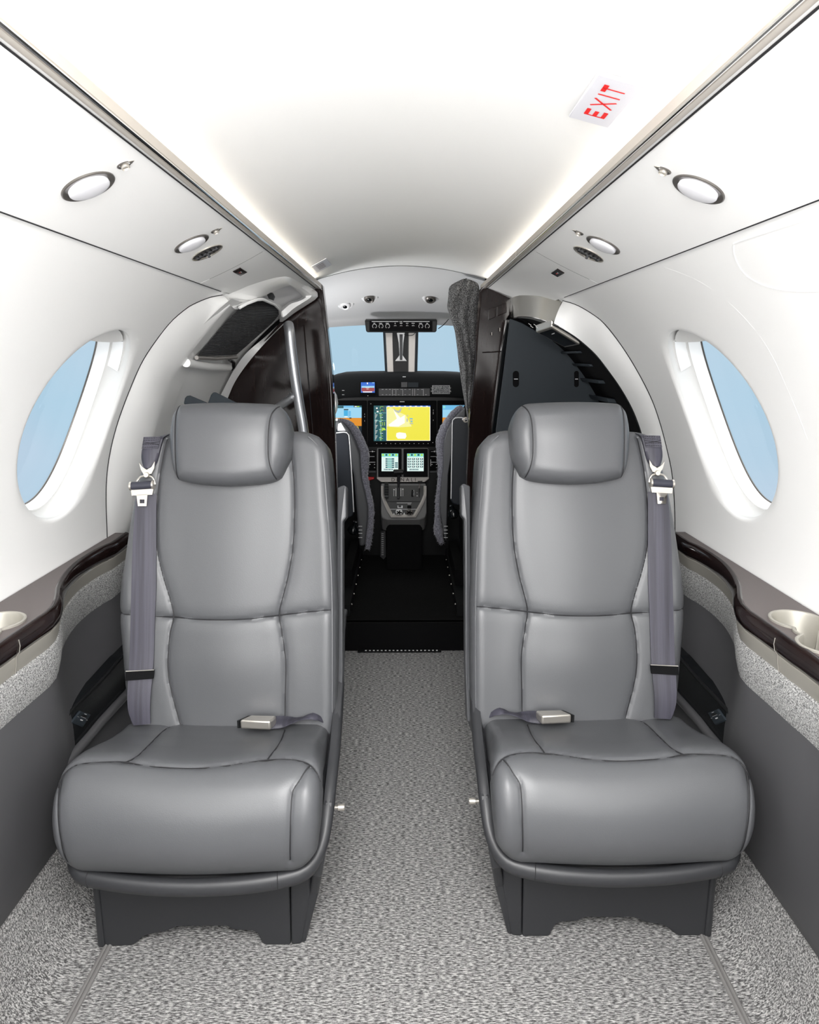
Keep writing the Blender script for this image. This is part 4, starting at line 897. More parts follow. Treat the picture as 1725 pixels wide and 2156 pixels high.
rects = [(R_(665, 1068, 1070, 1073), M_void), (R_(690, 1160, 1020, 1165), M_cockc), (R_(780, 1083, 960, 1089), M_sea), (R_(912, 1098, 950, 1104), M_sea), (R_(790, 1118, 852, 1148), M_cockc), (R_(800, 1118, 835, 1140), M_pedd), (R_(908, 1118, 957, 1150), M_void), (R_(764, 908, 776, 1004), M_sea), (R_(824, 908, 836, 1004), M_sea), (R_(742, 935, 746, 1004), M_cockc), (R_(852, 935, 856, 1004), M_cockc), (R_(738, 918, 756, 932), M_sea), (R_(846, 912, 862, 930), M_sea), (R_(960, 930, 978, 1010), M_void), (R_(984, 930, 989, 1000), M_cockc), (R_(1020, 995, 1034, 1006), M_sea), (R_(1022, 960, 1030, 966), M_sea), (R_(1052, 900, 1058, 1020), M_void), ([(735, 1230), (745, 1205), (758, 1230)], M_sea), ([(858, 1230), (870, 1200), (884, 1230)], M_sea)]
for k in range(9): rects.append((R_(765, 914 + k * 10, 775, 917 + k * 10), M_pedd)); rects.append((R_(825, 914 + k * 10, 835, 917 + k * 10), M_pedd))
mb = MB()
for k, (q, m) in enumerate(rects): mb.poly([c2(u, v, .0045 + .00008 * k) for u, v in q], m)
mb.build('panel_markings', qp, smooth=False)
mb = MB(); mb.tube([c2(800, 1035, .004), c2(802, 900, .03), c2(804, 800, .075), c2(804, 745, .10)], [.006, .006, .008, .009], M_leatherd, 10); tl = mb.build('throttle_lever', ped)
a, b = c2(738, 712, .11), c2(866, 712, .11); mb = MB(); mb.tube([a, a.lerp(b, .06), a.lerp(b, .94), b], [.010, .013, .013, .010], M_black, 16); mb.build('throttle_grip', tl)
mb = MB()
for k in range(6): mb.prism([c2(x, y, .008 + .008 * math.sin(PI * (k + .5) / 6)) for x, y in R_(632, 846 + k * 31, 680, 872 + k * 31)], N2 * .008, M_black if k < 5 else M_leatherd)
mb.build('trim_wheel', ped, smooth=False, bevel=.0015)
mb = MB(); mb.tube([c2(1052, 905, .004), c2(1060, 850, .03)], .004, M_tan, 8); mb.tube([c2(1034, 834, .035), c2(1090, 834, .035)], .006, M_black, 10); mb.build('flap_lever', ped)
mb = MB(); mb.tube([c2(968, 1000, .004), c2(972, 945, .02)], .006, M_black, 8); mb.build('condition_lever', ped)
for x in (808, 934):
    mb = MB(); mb.lathe(c2(x, 1203, .004), N2, [(.017, 0), (.017, .008), (.013, .012), (.0002, .012)], M_sea if x < 900 else M_nick, 16)
    for k in range(5): q = c2(x, 1203, .016) + Vector((.013 * math.cos(k * 1.256), .008 * math.sin(k * 1.256), .008 * math.sin(k * 1.256))); mb.tube([c2(x, 1203, .017), q], .003, M_void, 6)
    mb.build('headset_knob', ped)
xl, xr = at(814, 1201, Z=ZF).x, at(889, 1201, Z=ZF).x; yb_ = at(850, 1201, Z=ZF).y
mb = MB(); mb.prism([(xl, yb_, ZF), (xr, yb_, ZF), (xr, yb_, .33), (xr - .02, yb_, .37), (xl + .02, yb_, .37), (xl, yb_, .33)], (0, .30, 0), M_void); mb.build('console_foot', ped, smooth=False, bevel=.006)
mb = MB(); mb.prism([c2(x, y, -.07) for x, y in ((600, 1230), (1130, 1230), (1090, 1300), (1000, 1330), (730, 1330), (640, 1300))], (0, .10, -.03), M_leatherd); mb.build('console_skirt', ped, smooth=False, bevel=.01)
pd_ = MB(); pc = at(807, 1150, Y=3.40); pd_.prism([at(x, y, Y=3.40) for x, y in ((802, 1120), (812, 1118), (813, 1172), (808, 1178), (801, 1172))], (0, .03, 0), M_leatherd); 
for k in range(12): pd_.tube([at(803.5, 1124 + k * 4, Y=3.398), at(808, 1124 + k * 4, Y=3.398)], .0012, M_cockc, 5)
top(pd_, 'rudder_pedal', 'ribbed dark rudder pedal left of the console foot', 'pedal', smooth=False)

# =================================================================== CREW SEATS
def fur(mb, path, rads, n=70):
    P = smooth_path(path, n); rr = np.interp(np.linspace(0, 1, n), np.linspace(0, 1, len(rads)), rads)
    seg = 18; rings = []
    for i, p in enumerate(P):
        t = (P[min(i+1, n-1)] - P[max(i-1, 0)]).normalized(); a = Vector((0, 1, 0)); b = t.cross(a).normalized()
        rings.append([p + (a * math.cos(q) + b * math.sin(q)) * rr[i] * (1 + random.uniform(-.18, .22)) for q in [2*PI*k/seg for k in range(seg)]])
    mb.loft(rings, M_fur, caps=True)
    for i in range(n):
        t = (P[min(i+1, n-1)] - P[max(i-1, 0)]).normalized(); a = Vector((0, 1, 0)); b = t.cross(a).normalized()
        for k in range(26):
            q = random.uniform(0, 2*PI); d = a * math.cos(q) + b * math.sin(q); c = P[i] + d * rr[i] * .85 + t * random.uniform(-.006, .006); w = t.cross(d) * .0016
            tip = c + d * random.uniform(.004, .011) + Vector((0, 0, -random.uniform(.002, .008))) + t * random.uniform(-.004, .004)
            mb.add([c - w, c + w, c + t * .0024, tip], [(0, 1, 3), (1, 2, 3), (2, 0, 3), (0, 1, 2)], M_fur)
def crew(s, nm, back, furp, furr, arm, lever, belt):
    root = thing('crew_seat', at(*arm[0], Y=2.95), 'black crew seat with grey sheepskin cover on the %s of the cockpit' % nm, 'seat', 'two crew seats')
    mb = MB(); mb.prism([at(u, v, Y=2.99) for u, v in back], (0, .09, 0), M_leather); mb.build('backrest', root, smooth=False, bevel=.01)
    mb = MB(); fur(mb, [at(u, v, Y=3.04) for u, v in furp], furr); mb.build('sheepskin_cover', root, angle=80)
    mb = MB(); mb.prism([at(u, v, Y=2.90) for u, v in arm], (0, .05, 0), M_navy); ar = mb.build('folded_armrest', root, smooth=False, bevel=.006)
    mb = MB(); mb.tube(smooth_path([at(u, v, Y=2.902) for u, v in belt], 30), .0022, M_cockc, 6); mb.build('piping', ar)
    c = at(*lever, Y=2.93); mb = MB(); mb.lathe(c - Vector((0, 0, .03)), (s * -.25, -.2, .95), [(.001, 0), (.015, .006), (.026, .02), (.022, .036), (.010, .048), (.009, .066), (.0002, .068)], M_glossb, 24); mb.build('recline_lever', root)
    x0 = at(arm[0][0], 1100, Y=2.93).x; xin = at(back[-1][0] if s < 0 else back[-1][0], 1100, Y=2.95).x
    a, b = (x0 - .12, xin + .01) if s < 0 else (xin - .01, x0 + .19)
    mb = MB(); mb.box((min(a, b), 2.95, .22), (max(a, b), 3.10, .48), M_black); mb.box((min(a, b) + .02, 3.02, .24), (max(a, b), 3.45, .40), M_black); mb.box((min(a, b), 2.96, .48), (max(a, b) - .03, 3.05, .95), M_void); mb.build('seat_frame', root, smooth=False, bevel=.008)
    mb = MB()
    for k, yy in enumerate((1108, 1116, 1123, 1132)): e_ = 755 if s < 0 else 935; mb.tube([at(e_, yy, Y=2.94), at(e_ + 8, yy, Y=2.94)], .0014, M_sea, 5)
    mb.build('slotted_guide', root)
    xr_ = at(728 if s < 0 else 972, 1250, Y=2.8).x
    mb = MB(); mb.box((xr_ - .03, 2.66, ZF), (xr_ + .03, 3.5, ZF + .05), M_black); mb.box((xr_ - .02, 2.9, ZF + .05), (xr_ + .02, 3.4, .24), M_void)
    for k in range(6): yk = 2.72 + k * .13; xk = xr_ + (.031 if s < 0 else -.031); mb.lathe((xk, yk, ZF + .03), (-s, 0, 0), [(.004, 0), (.003, .003), (.0002, .003)], M_nickl, 8)
    mb.build('seat_rail', root, smooth=False)
    return root
L1 = crew(-1, 'left', [(700, 886), (712, 884), (720, 890), (734, 905), (749, 932), (758, 958), (760, 985), (762, 1010), (768, 1034), (775, 1070), (774, 1100), (768, 1150), (757, 1150), (745, 1000), (728, 930), (712, 905), (700, 905)],
     [(716, 885), (730, 889), (744, 901), (757, 925), (766, 950), (766, 975), (764, 998), (771, 1026), (777, 1052), (781, 1078), (779, 1112), (774, 1155)], [.008, .014, .018, .020, .022, .022, .016, .016, .014, .014, .014, .010],
     [(700, 913), (726, 909), (733, 912), (736, 925), (745, 1080), (742, 1087), (730, 1092), (712, 1091), (700, 1088)], (741, 1112), [(703, 912), (726, 910), (733, 914), (736, 926), (741, 1000), (745, 1078)])
L2 = crew(1, 'right', [(981, 858), (969, 868), (955, 884), (942, 906), (935, 930), (934, 960), (933, 995), (929, 1024), (927, 1054), (928, 1083), (936, 1132), (940, 1140), (944, 1000), (955, 930), (981, 890)],
     [(974, 857), (962, 862), (948, 880), (936, 902), (928, 930), (929, 960), (929, 993), (926, 1024), (922, 1056), (922, 1090), (923, 1118), (930, 1142)], [.007, .013, .018, .020, .019, .015, .012, .010, .010, .012, .020, .010],
     [(990, 886), (973, 879), (956, 881), (953, 890), (952, 937), (950, 1054), (954, 1061), (965, 1064), (974, 1061), (990, 1040)], (958, 1078), [(985, 884), (973, 879.5), (957, 881), (953, 890), (952, 937), (950, 1050)])
mb = MB(); mb.prism([at(u, v, Y=2.97) for u, v in ((690, 818), (699, 822), (706, 834), (709, 850), (707, 866), (703, 876), (690, 878))], (0, .08, 0), M_gloss); mb.build('headrest', L1, smooth=False, bevel=.008)
mb = MB(); mb.tube([at(974, 881, Y=2.90), at(980, 884, Y=2.90)], .006, M_cockc, 8); mb.tube([at(981, 884, Y=2.895) + Vector((.009 * math.cos(q), 0, .009 * math.sin(q))) for q in [2*PI*k/12 for k in range(12)]], .003, M_rail, 6, closed=True); mb.build('harness_eye', L2)
mb = MB(); mb.prism([at(u, v, Y=2.93) for u, v in ((704, 882), (711, 881), (711, 886), (705, 886))], (0, .01, 0), M_sea); mb.prism([at(u, v, Y=2.95) for u, v in ((712, 893), (718, 890), (728, 907), (711, 907))], (0, .01, 0), M_sea); mb.build('harness_guide', L1, smooth=False)

# =================================================================== CABIN SEATS
SEATX = -.358
BA = math.atan2(.145, .58); B0_ = Vector((0, 1.315, .40)); BU = Vector((0, math.sin(BA), math.cos(BA))); BN = Vector((0, -math.cos(BA), math.sin(BA)))
def bpx(u, v, d=0):      # pixel on the left seat's back plane -> (local x, height)
    r_ = ray(u, v); p0 = B0_ + BN * d; t = (p0 - CAM).dot(BN) / r_.dot(BN); p = CAM + r_ * t
    return Vector((p.x - SEATX, (p - p0).dot(BU)))
def bpl(pts, d=0): return [bpx(u, v, d) for u, v in pts]
PROF = smooth_path([(0, 1.45, .392), (0, 1.32, .402), (0, 1.24, .420), (0, 1.17, .443), (0, 1.12, .456), (0, 1.078, .457), (0, 1.044, .437), (0, 1.022, .400), (0, 1.014, .358), (0, 1.019, .318), (0, 1.036, .283), (0, 1.058, .264)], 160)
PL = [0]
for a, b in zip(PROF, PROF[1:]): PL.append(PL[-1] + (b - a).length)
def cpx(u, v):          # pixel on the left seat's cushion -> (local x, arc length)
    r_ = ray(u, v); best = None
    for i in range(len(PROF) - 1, 0, -1):
        a, b = PROF[i - 1], PROF[i]; dy, dz = b.y - a.y, b.z - a.z
        den = r_.y * dz - r_.z * dy
        if abs(den) < 1e-12: continue
        w = (a.y - CAM.y, a.z - CAM.z); t = (w[0] * dz - w[1] * dy) / den; k = (w[0] * r_.z - w[1] * r_.y) / den
        if -.001 <= k <= 1.001 and t > 0 and (best is None or t < best[0]): best = (t, PL[i - 1] + k * (PL[i] - PL[i - 1]))
    if best is None: return None
    return Vector(((CAM + r_ * best[0]).x - SEATX, best[1]))
def prof(a):
    if a <= 0: return PROF[0] + (PROF[0] - PROF[1]).normalized() * (-a) , Vector((0, 0, 1))
    i = int(np.searchsorted(PL, a)); i = max(1, min(len(PL) - 1, i)); k = (a - PL[i-1]) / (PL[i] - PL[i-1]); A, B = PROF[i-1], PROF[i]
    t = (B - A).normalized(); return A.lerp(B, min(k, 1.0)), Vector((0, t.z, -t.y))
def seg_dist(P, poly, closed=False):
    Q = np.array([(p[0], p[1]) for p in poly]); 
    if closed: Q = np.vstack([Q, Q[:1]])
    best = np.full(len(P), 9.)
    for a, b in zip(Q[:-1], Q[1:]):
        ab = b - a; L = (ab**2).sum() + 1e-12; t = np.clip(((P - a) @ ab) / L, 0, 1)
        best = np.minimum(best, np.hypot(*(P - (a + t[:, None] * ab)).T))
    return best
def coons(bot, topc, left, right, nu, nv, cl=True):
    f_ = lambda n: [(.5 - .5 * math.cos(PI * i / n)) * .6 + .4 * i / n if cl else i / n for i in range(n + 1)]
    U, V = f_(nu), f_(nv)
    def smp(P, ts):
        R_ = resample([Vector((p[0], p[1], 0)) for p in P], 401); return [R_[int(round(t * 400))].to_2d() for t in ts]
    b, t, l, r = smp(bot, U), smp(topc, U), smp(left, V), smp(right, V); G = []
    for j, v in enumerate(V):
        row = []
        for i, u in enumerate(U):
            p = b[i] * (1 - v) + t[i] * v + l[j] * (1 - u) + r[j] * u - (b[0] * (1-u) * (1-v) + b[-1] * u * (1-v) + t[0] * (1-u) * v + t[-1] * u * v)
            row.append(p)
        G.append(row)
    return G
def smooth2(P, n): return [p.to_2d() for p in smooth_path([Vector((p[0], p[1], 0)) for p in P], n)]
def pillow(mb, G, to3, roll, seams, bulge, m, back=.05, gw=.0035, gd=.0045, pw=.016, pd=.003, stitch=True):
    nv, nu = len(G), len(G[0]); P = np.array([(p.x, p.y) for row in G for p in row])
    outline = [p for p in G[0]] + [G[j][-1] for j in range(1, nv)] + [p for p in G[-1][::-1]][1:] + [G[j][0] for j in range(nv - 2, 0, -1)]
    dd = seg_dist(P, outline, True); q = np.clip(1 - dd / roll, 0, 1); d = -roll * (1 - np.sqrt(np.clip(1 - q**2.2, 0, 1)))
    for sm in seams:
        ds = seg_dist(P, sm); d -= gd * np.exp(-(ds / gw)**2) + pd * np.exp(-(ds / pw)**2)
    d += np.array([bulge(p[0], p[1]) for p in P])
    V = [to3(P[k][0], P[k][1], d[k]) for k in range(len(P))]
    fs = [(j*nu + i, j*nu + i + 1, (j+1)*nu + i + 1, (j+1)*nu + i) for j in range(nv - 1) for i in range(nu - 1)]
    mb.add(V, fs, m)
    oi = [(0, i) for i in range(nu)] + [(j, nu-1) for j in range(1, nv)] + [(nv-1, i) for i in range(nu-2, -1, -1)] + [(j, 0) for j in range(nv-2, 0, -1)]
    k0 = [j*nu + i for j, i in oi]
    rings = [[V[k] for k in k0], [to3(P[k][0], P[k][1], -roll - back) for k in k0]]
    mb.loft(rings, m)
    if stitch:
        OP = [(q_.x, q_.y) for q_ in outline]
        def inside(x, y):
            c_ = False
            for (x0_, y0_), (x1_, y1_) in zip(OP, OP[1:] + OP[:1]):
                if (y0_ > y) != (y1_ > y) and x < (x1_ - x0_) * (y - y0_) / (y1_ - y0_) + x0_: c_ = not c_
            return c_
        for sm in seams:
            S = resample([Vector((p[0], p[1], 0)) for p in sm], 70); A = np.array([(p.x, p.y) for p in S if inside(p.x, p.y)])
            if len(A) < 4: continue
            od = seg_dist(A, outline, True); q = np.clip(1 - od / roll, 0, 1); e_ = -roll * (1 - np.sqrt(np.clip(1 - q**2.2, 0, 1)))
            mb.tube([to3(A[k][0], A[k][1], e_[k] - gd - pd + bulge(*A[k]) + .0008) for k in range(len(A))], .0013, M_seam, 5)

# --- outlines read on the back plane
b_out = bpl([(272, 1522), (263, 1472), (254, 1369), (248, 1290), (251, 1232), (259, 1180), (269, 1112), (281, 1043), (295, 985), (304, 948), (313, 922)])
b_top = bpl([(313, 922), (340, 911), (380, 907), (480, 905), (607, 905), (642, 907), (669, 917)])
b_in = bpl([(708, 1518), (709, 1400), (709, 1283), (707, 1232), (704, 1129), (698, 1060), (694, 998), (692, 960), (686, 936), (669, 917)])
b_bot = [b_out[0] + (b_in[0] - b_out[0]) * (k / 8) for k in range(9)]
b_out[0].y = b_in[0].y = 0
ex = Vector((0, -.03)); b_out = [b_out[0] + ex] + b_out; b_in = [b_in[0] + ex] + b_in; b_bot = [p + ex for p in [Vector((b_out[1].x + (b_in[1].x - b_out[1].x) * k / 8, 0)) for k in range(9)]]
s_in = smooth2(bpl([(609, 925), (618, 992), (621, 1060), (618, 1146), (607, 1215), (594, 1266), (589, 1295), (595, 1335), (602, 1386), (602, 1438), (600, 1510)]), 60)
s_out = smooth2(bpl([(352, 925), (340, 985), (333, 1043), (330, 1112), (333, 1163), (345, 1215), (360, 1263), (367, 1299), (359, 1335), (355, 1403), (362, 1455), (380, 1525)]), 60)
s_hor = smooth2(bpl([(248, 1290), (275, 1294), (320, 1297), (367, 1299), (420, 1303), (480, 1304), (535, 1301), (589, 1295), (642, 1289), (690, 1284), (709, 1283)]), 60)
s_wing = smooth2(bpl([(700, 1510), (700, 1300), (697, 1180), (690, 1080), (684, 1000), (679, 960), (668, 937), (650, 920)]), 50)
HD = .055   # headrest stands this far proud of the back
h_top = bpl([(366, 857), (374, 849), (391, 847), (470, 846), (559, 847), (580, 849), (592, 857)], HD)
h_bot = bpl([(366, 1004), (372, 1010), (395, 1015), (422, 1019), (480, 1022), (539, 1018), (570, 1012), (586, 1003)], HD)
h_out = bpl([(366, 1004), (358, 985), (353, 950), (353, 906), (358, 871), (366, 857)], HD)
h_in = bpl([(586, 1003), (597, 980), (606, 957), (610, 909), (603, 877), (592, 857)], HD)
hs_o = smooth2(bpl([(373, 846), (371, 880), (371, 923), (370, 970), (369, 1012)], HD), 30)
hs_i = smooth2(bpl([(586, 850), (573, 875), (568, 909), (567, 957), (571, 985), (580, 1012)], HD), 30)
c_sf = [cpx(u, v) for u, v in [(109, 1655), (122, 1632), (141, 1615), (172, 1603), (220, 1599), (264, 1598), (310, 1606), (405, 1609), (482, 1603), (562, 1593), (616, 1594), (650, 1603), (668, 1618), (676, 1650)]]
c_so = [cpx(u, v) for u, v in [(264, 1598), (294, 1579), (329, 1546), (348, 1530), (371, 1521)]]
c_si = [cpx(u, v) for u, v in [(563, 1593), (585, 1563), (600, 1531)]]
c_ci = [cpx(u, v) for u, v in [(652, 1606), (631, 1640), (616, 1667), (612, 1709), (611, 1760), (611, 1812)]]
c_co = [cpx(u, v) for u, v in [(124, 1636), (119, 1680), (120, 1728), (128, 1780), (140, 1822)]]

def seat(s, cx, dy, nm, fw):
    W = lambda x, y, z: Vector((cx + s * x, y + dy, z))
    Wv = lambda p: W(p.x, p.y, p.z)
    bxo, hxo = (0, 0) if s > 0 else (.011, .010)
    B3 = lambda x, h, d: Wv(Vector((x + bxo, 0, 0)) + B0_ + BU * h + BN * d)
    root = thing('passenger_seat', W(.03, 1.25, 0), 'grey leather passenger seat on the %s of the aisle, with shoulder belt' % nm, 'seat', 'facing pair of passenger seats')
    # backrest
    def bulge(x, h):
        c = .018 * math.exp(-((x) / .12)**2) * (.6 + .4 * math.cos((h - .32) * 5)) + .006 * math.exp(-((h - .12) / .07)**2) * math.exp(-(x/.13)**2)
        return c + .012 * (min(1, abs(x) / .21))**3
    mb = MB(); G = coons(b_bot, smooth2(b_top, 40), smooth2(b_out, 50), smooth2(b_in, 50), 130, 170)
    pillow(mb, G, B3, .030, [s_in, s_out, s_hor], bulge, M_leather, back=.055)
    bk = mb.build('backrest', root, angle=60)
    mb = MB(); mb.tube([B3(p.x, p.y, .0035 if i else -.01) for i, p in enumerate(s_wing)], .0022, M_leather, 8); mb.build('piping', bk)
    # rear shell of the back
    mb = MB(); G2 = coons([p * 1.0 for p in b_bot], smooth2(b_top, 20), smooth2(b_out, 20), smooth2(b_in, 20), 14, 16)
    outl = G2[0] + [G2[j][-1] for j in range(1, 17)] + G2[-1][::-1][1:] + [G2[j][0] for j in range(15, 0, -1)]
    mb.loft([[B3(p.x, p.y, -.075) for p in outl], [B3(p.x * 1.0, p.y, -.105) for p in outl]], M_leatherd); mb.poly([B3(p.x, p.y, -.105) for p in outl], M_leatherd); mb.build('back_shell', root)
    # headrest
    def hb(x, h): return .020 * math.exp(-((x - .005) / .11)**2) + .006 * math.exp(-((h - .60) / .05)**2)
    H3 = lambda x, h, d: B3(x + hxo, h, HD + d)
    mb = MB(); G = coons(smooth2(h_bot, 30), smooth2(h_top, 30), smooth2(h_out, 30), smooth2(h_in, 30), 90, 70)
    pillow(mb, G, H3, .034, [hs_o, hs_i], hb, M_leather, back=.028, gd=.003, pd=.0022); mb.build('headrest', root, angle=60)
    # cushion
    def C3(x, a, d):
        p, n_ = prof(a); return Wv(Vector((x, p.y + n_.y * d, p.z + n_.z * d)))
    aT = PL[-1]; x0, x1 = -.225, .222
    left = [Vector((x0 + (.018 if a < .12 else 0) - .010 * math.sin(PI * min(1, max(0, (a - .25) / (aT - .25)))), a)) for a in [aT * k / 30 for k in range(31)]]
    right = [Vector((x1 - .010 + .012 * math.sin(PI * min(1, max(0, (a - .25) / (aT - .25)))), a)) for a in [aT * k / 30 for k in range(31)]]
    # bottom corners pull in where the cushion tucks into the tray
    left[-1].x += .018; left[-2].x += .008; right[-1].x -= .030; right[-2].x -= .014; right[-3].x -= .006
    def cb(x, a):
        k = max(0, min(1, a / .36)); t = -.010 * math.exp(-(x / .10)**2) * math.exp(-((a - .30) / .12)**2)
        f_ = .014 * math.exp(-(x / .16)**2) * math.exp(-((a - .52) / .10)**2)
        return t + f_
    cor = [c_sf, c_so, c_si, c_ci, c_co]
    cor = [smooth2([p for p in q if p is not None], 50) for q in cor]
    cor[0][0].x = max(cor[0][0].x, left[10].x)
    mb = MB(); G = coons([left[0].lerp(right[0], k / 10) for k in range(11)], [left[-1].lerp(right[-1], k / 10) for k in range(11)], left, right, 120, 150)
    pillow(mb, G, C3, .030, cor, cb, M_leather, back=.03, gw=.003, gd=.0035, pw=.014, pd=.0028)
    mb.build('seat_cushion', root, angle=60)
    # tray / lower shell that carries the cushion
    mb = MB()
    path = [(-.236, 1.36, .31), (-.238, 1.20, .30), (-.236, 1.10, .285), (-.222, 1.062, .274), (-.195, 1.045, .266), (-.10, 1.034, .258), (0, 1.031, .255), (.10, 1.034, .259), (.175, 1.045, .266), (.205, 1.060, .276), (.222, 1.088, .298), (.229, 1.125, .335), (.231, 1.17, .366), (.232, 1.24, .392), (.230, 1.33, .425), (.228, 1.40, .46)]
    PT = smooth_path(path, 90)
    secs = []
    for i, p in enumerate(PT):
        t = PT[min(i + 1, 89)] - PT[max(i - 1, 0)]; t.z = 0; t.normalize(); n_ = Vector((t.y, -t.x, 0))
        if n_.dot(Vector((p.x, p.y - 1.25, 0))) < 0: n_ = -n_
        # rim: rounded lip, then tucks under
        lip = [(-.012, .004), (-.002, .0065), (.006, .001), (.008, -.010), (.004, -.022), (-.008, -.030), (-.03, -.034)]
        secs.append([Wv(p + n_ * a + Vector((0, 0, b))) for a, b in lip])
    mb.loft(secs, M_leatherd, closed=False)
    for xx in (-.185, .150):
        i_ = min(range(20, 70), key=lambda k: abs(PT[k].x - xx)); mb.tube(secs[i_][:6], .0008, M_seam, 5)
    mb.build('seat_tray', root, angle=60)
    # underside box between tray and pedestal
    mb = MB(); mb.prism([W(-.215, 1.075, .235), W(.205, 1.075, .235), W(.205, 1.42, .235), W(-.215, 1.42, .235)], (0, 0, .07), M_leatherd); mb.build('seat_pan', root)
    # aisle-side shroud
    mb = MB(); yz = [(1.165, 0.0), (1.160, .12), (1.13, .185), (1.085, .225), (1.075, .26), (1.10, .305), (1.13, .345), (1.20, .382), (1.30, .415), (1.385, .47), (1.43, .56), (1.46, .58), (1.52, .58), (1.53, 0)]
    fpx = [(613, 1852), (658, 1846), (655, 1880), (646, 1930), (636, 1988), (613, 1991)]
    fP = [at(u, v, Y=1.16) for u, v in fpx]; mb.prism([W(p.x - SEATX, 1.16, max(0, p.z) + (.05 if k < 2 else 0)) for k, p in enumerate(fP)], (0, .3, 0), M_leatherd)
    fx = lambda z: .160 + .068 * min(1, z / .34)**.8
    n = len(yz); outer = [W(fx(z) + .008, y, z) for y, z in yz]; inner = [W(fx(z) - .010, y, z) for y, z in yz]
    mb.add(outer + inner, [tuple(range(n)), tuple(range(2*n-1, n-1, -1))] + [(i, (i+1) % n, n + (i+1) % n, n + i) for i in range(n)], M_leatherd); mb.build('side_shroud', root, smooth=False, bevel=.005)
    # pedestal front with arched cut-out
    Wp = lambda u, v: at(u, v, Y=1.16)
    ppx = [(199, 1871), (203, 1930), (206, 1999), (222, 2000), (267, 2000), (278, 1995), (290, 1983), (300, 1974), (315, 1968), (348, 1963), (371, 1952), (478, 1951), (493, 1959), (532, 1961), (541, 1966), (548, 1978), (555, 1990), (562, 1994), (612, 1992), (611, 1930), (611, 1858)]
    mb = MB(); pp = [Wp(*q) for q in ppx]; pp = [W(p.x - SEATX, 1.16, max(0, p.z) + (.10 if k in (0, 20) else 0)) for k, p in enumerate(pp)]
    # inset centre so the two feet read as raised ribs
    mb.prism(pp, (0, .02, 0), M_leatherd); mb.build('pedestal_front', root, smooth=False, bevel=.004)
    mb = MB(); mb.prism([W(-.246, 1.156, 0), W(-.231, 1.154, 0), W(-.229, 1.154, .26), W(-.240, 1.156, .26)], (0, .30, 0), M_leatherd); mb.build('pedestal_side', root, smooth=False, bevel=.005)
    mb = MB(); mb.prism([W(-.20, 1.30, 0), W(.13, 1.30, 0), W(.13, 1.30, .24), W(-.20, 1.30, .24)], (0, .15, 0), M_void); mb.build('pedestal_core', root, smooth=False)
    # release knob on the aisle side
    mb = MB(); c = W(.236, 1.20, .285); mb.lathe(c - Vector((s * .012, 0, 0)), (s, 0, 0), [(.004, 0), (.004, .012), (.0065, .013), (.0065, .024), (.0055, .026), (.0002, .026)], M_nickl, 20); mb.build('release_knob', root)
    # folded armrest beside the back, aisle side
    mb = MB(); sec = [B3(.222, .50, -.045), B3(.238, .505, -.03), B3(.243, .50, -.03), B3(.243, .435, -.03), B3(.235, .425, -.03), B3(.234, .10, -.04), B3(.230, -.02, -.05), B3(.220, -.02, -.05)]
    mb.prism(sec, BN * -.05, M_leather); mb.build('folded_armrest', root, smooth=False, bevel=.006)
    # --- shoulder belt
    bo = .0145
    le = smooth2(bpl([(288, 1040), (285, 1075), (281, 1129), (278, 1215), (276, 1300), (274, 1410), (275, 1489), (285, 1525)], bo), 40)
    re = smooth2(bpl([(328, 1040), (328, 1075), (328, 1129), (328, 1232), (325, 1300), (323, 1410), (320, 1472), (319, 1522)], bo), 40)
    def lift(x, h): return .008 + .010 * (min(1, abs(x) / .21))**3 + .012 * math.exp(-((h - .05) / .07)**2)
    mb = MB(); rows = []
    for a, b in zip(le, re):
        r = []
        for k in range(7): q = a.lerp(b, k / 6); r.append(B3(q.x, q.y, lift(q.x, q.y) + .0015 * math.sin(PI * k / 6)))
        r += [B3(b.x, b.y, lift(b.x, b.y) - .0022), B3(a.x, a.y, lift(a.x, a.y) - .0022)]; rows.append(r)
    mb.loft(rows, M_web, caps=True)
    wb = mb.build('shoulder_belt', root, angle=70)
    P = bpl([(273, 1411), (324, 1409), (323, 1427), (273, 1430)], bo); mb = MB(); mb.prism([B3(p.x + (-.003 if k in (0, 3) else .003), p.y, lift(p.x, p.y) + .001) for k, p in enumerate(P)], BN * .004, M_void)
    mb.tube([B3(P[0].x - .003, P[0].y, lift(P[0].x, P[0].y) + .005), B3(P[1].x + .003, P[1].y, lift(P[1].x, P[1].y) + .005)], .001, M_nickl, 6); mb.build('belt_keeper', wb, smooth=False)
    # strap over the shoulder ending in a loop
    lA = bpl([(312, 915), (308, 930), (301, 944), (299, 962), (301, 976), (305, 986)], bo); rA = bpl([(352, 905), (344, 924), (338, 946), (334, 962), (329, 976), (321, 987)], bo)
    lA = smooth2(lA, 24); rA = smooth2(rA, 24); mb = MB(); rows = []
    for i, (a, b) in enumerate(zip(lA, rA)):
        r = []; bk_ = -.05 * max(0, 1 - i / 5)**1.5
        for k in range(7): q = a.lerp(b, k / 6); r.append(B3(q.x, q.y, .018 + bk_ + (.002 + .004 * i / 24) * math.sin(PI * k / 6)))
        r += [B3(b.x, b.y, .012 + bk_), B3(a.x, a.y, .012 + bk_)]; rows.append(r)
    mb.loft(rows, M_web, caps=True)
    back_rows = [B3(lA[0].x, lA[0].y + .006, -.05), B3(rA[0].x, rA[0].y + .006, -.05)]
    sb = mb.build('shoulder_strap', root, angle=70)
    mb = MB(); P = bpl([(304, 921), (341, 920), (335, 945), (300, 946)], bo)
    mb.prism([B3(p.x * .98 - .002, p.y, .0212) for p in P], BN * .0016, M_web)
    Pm = [B3(p.x * .98 - .002, p.y, .0232) for p in P]
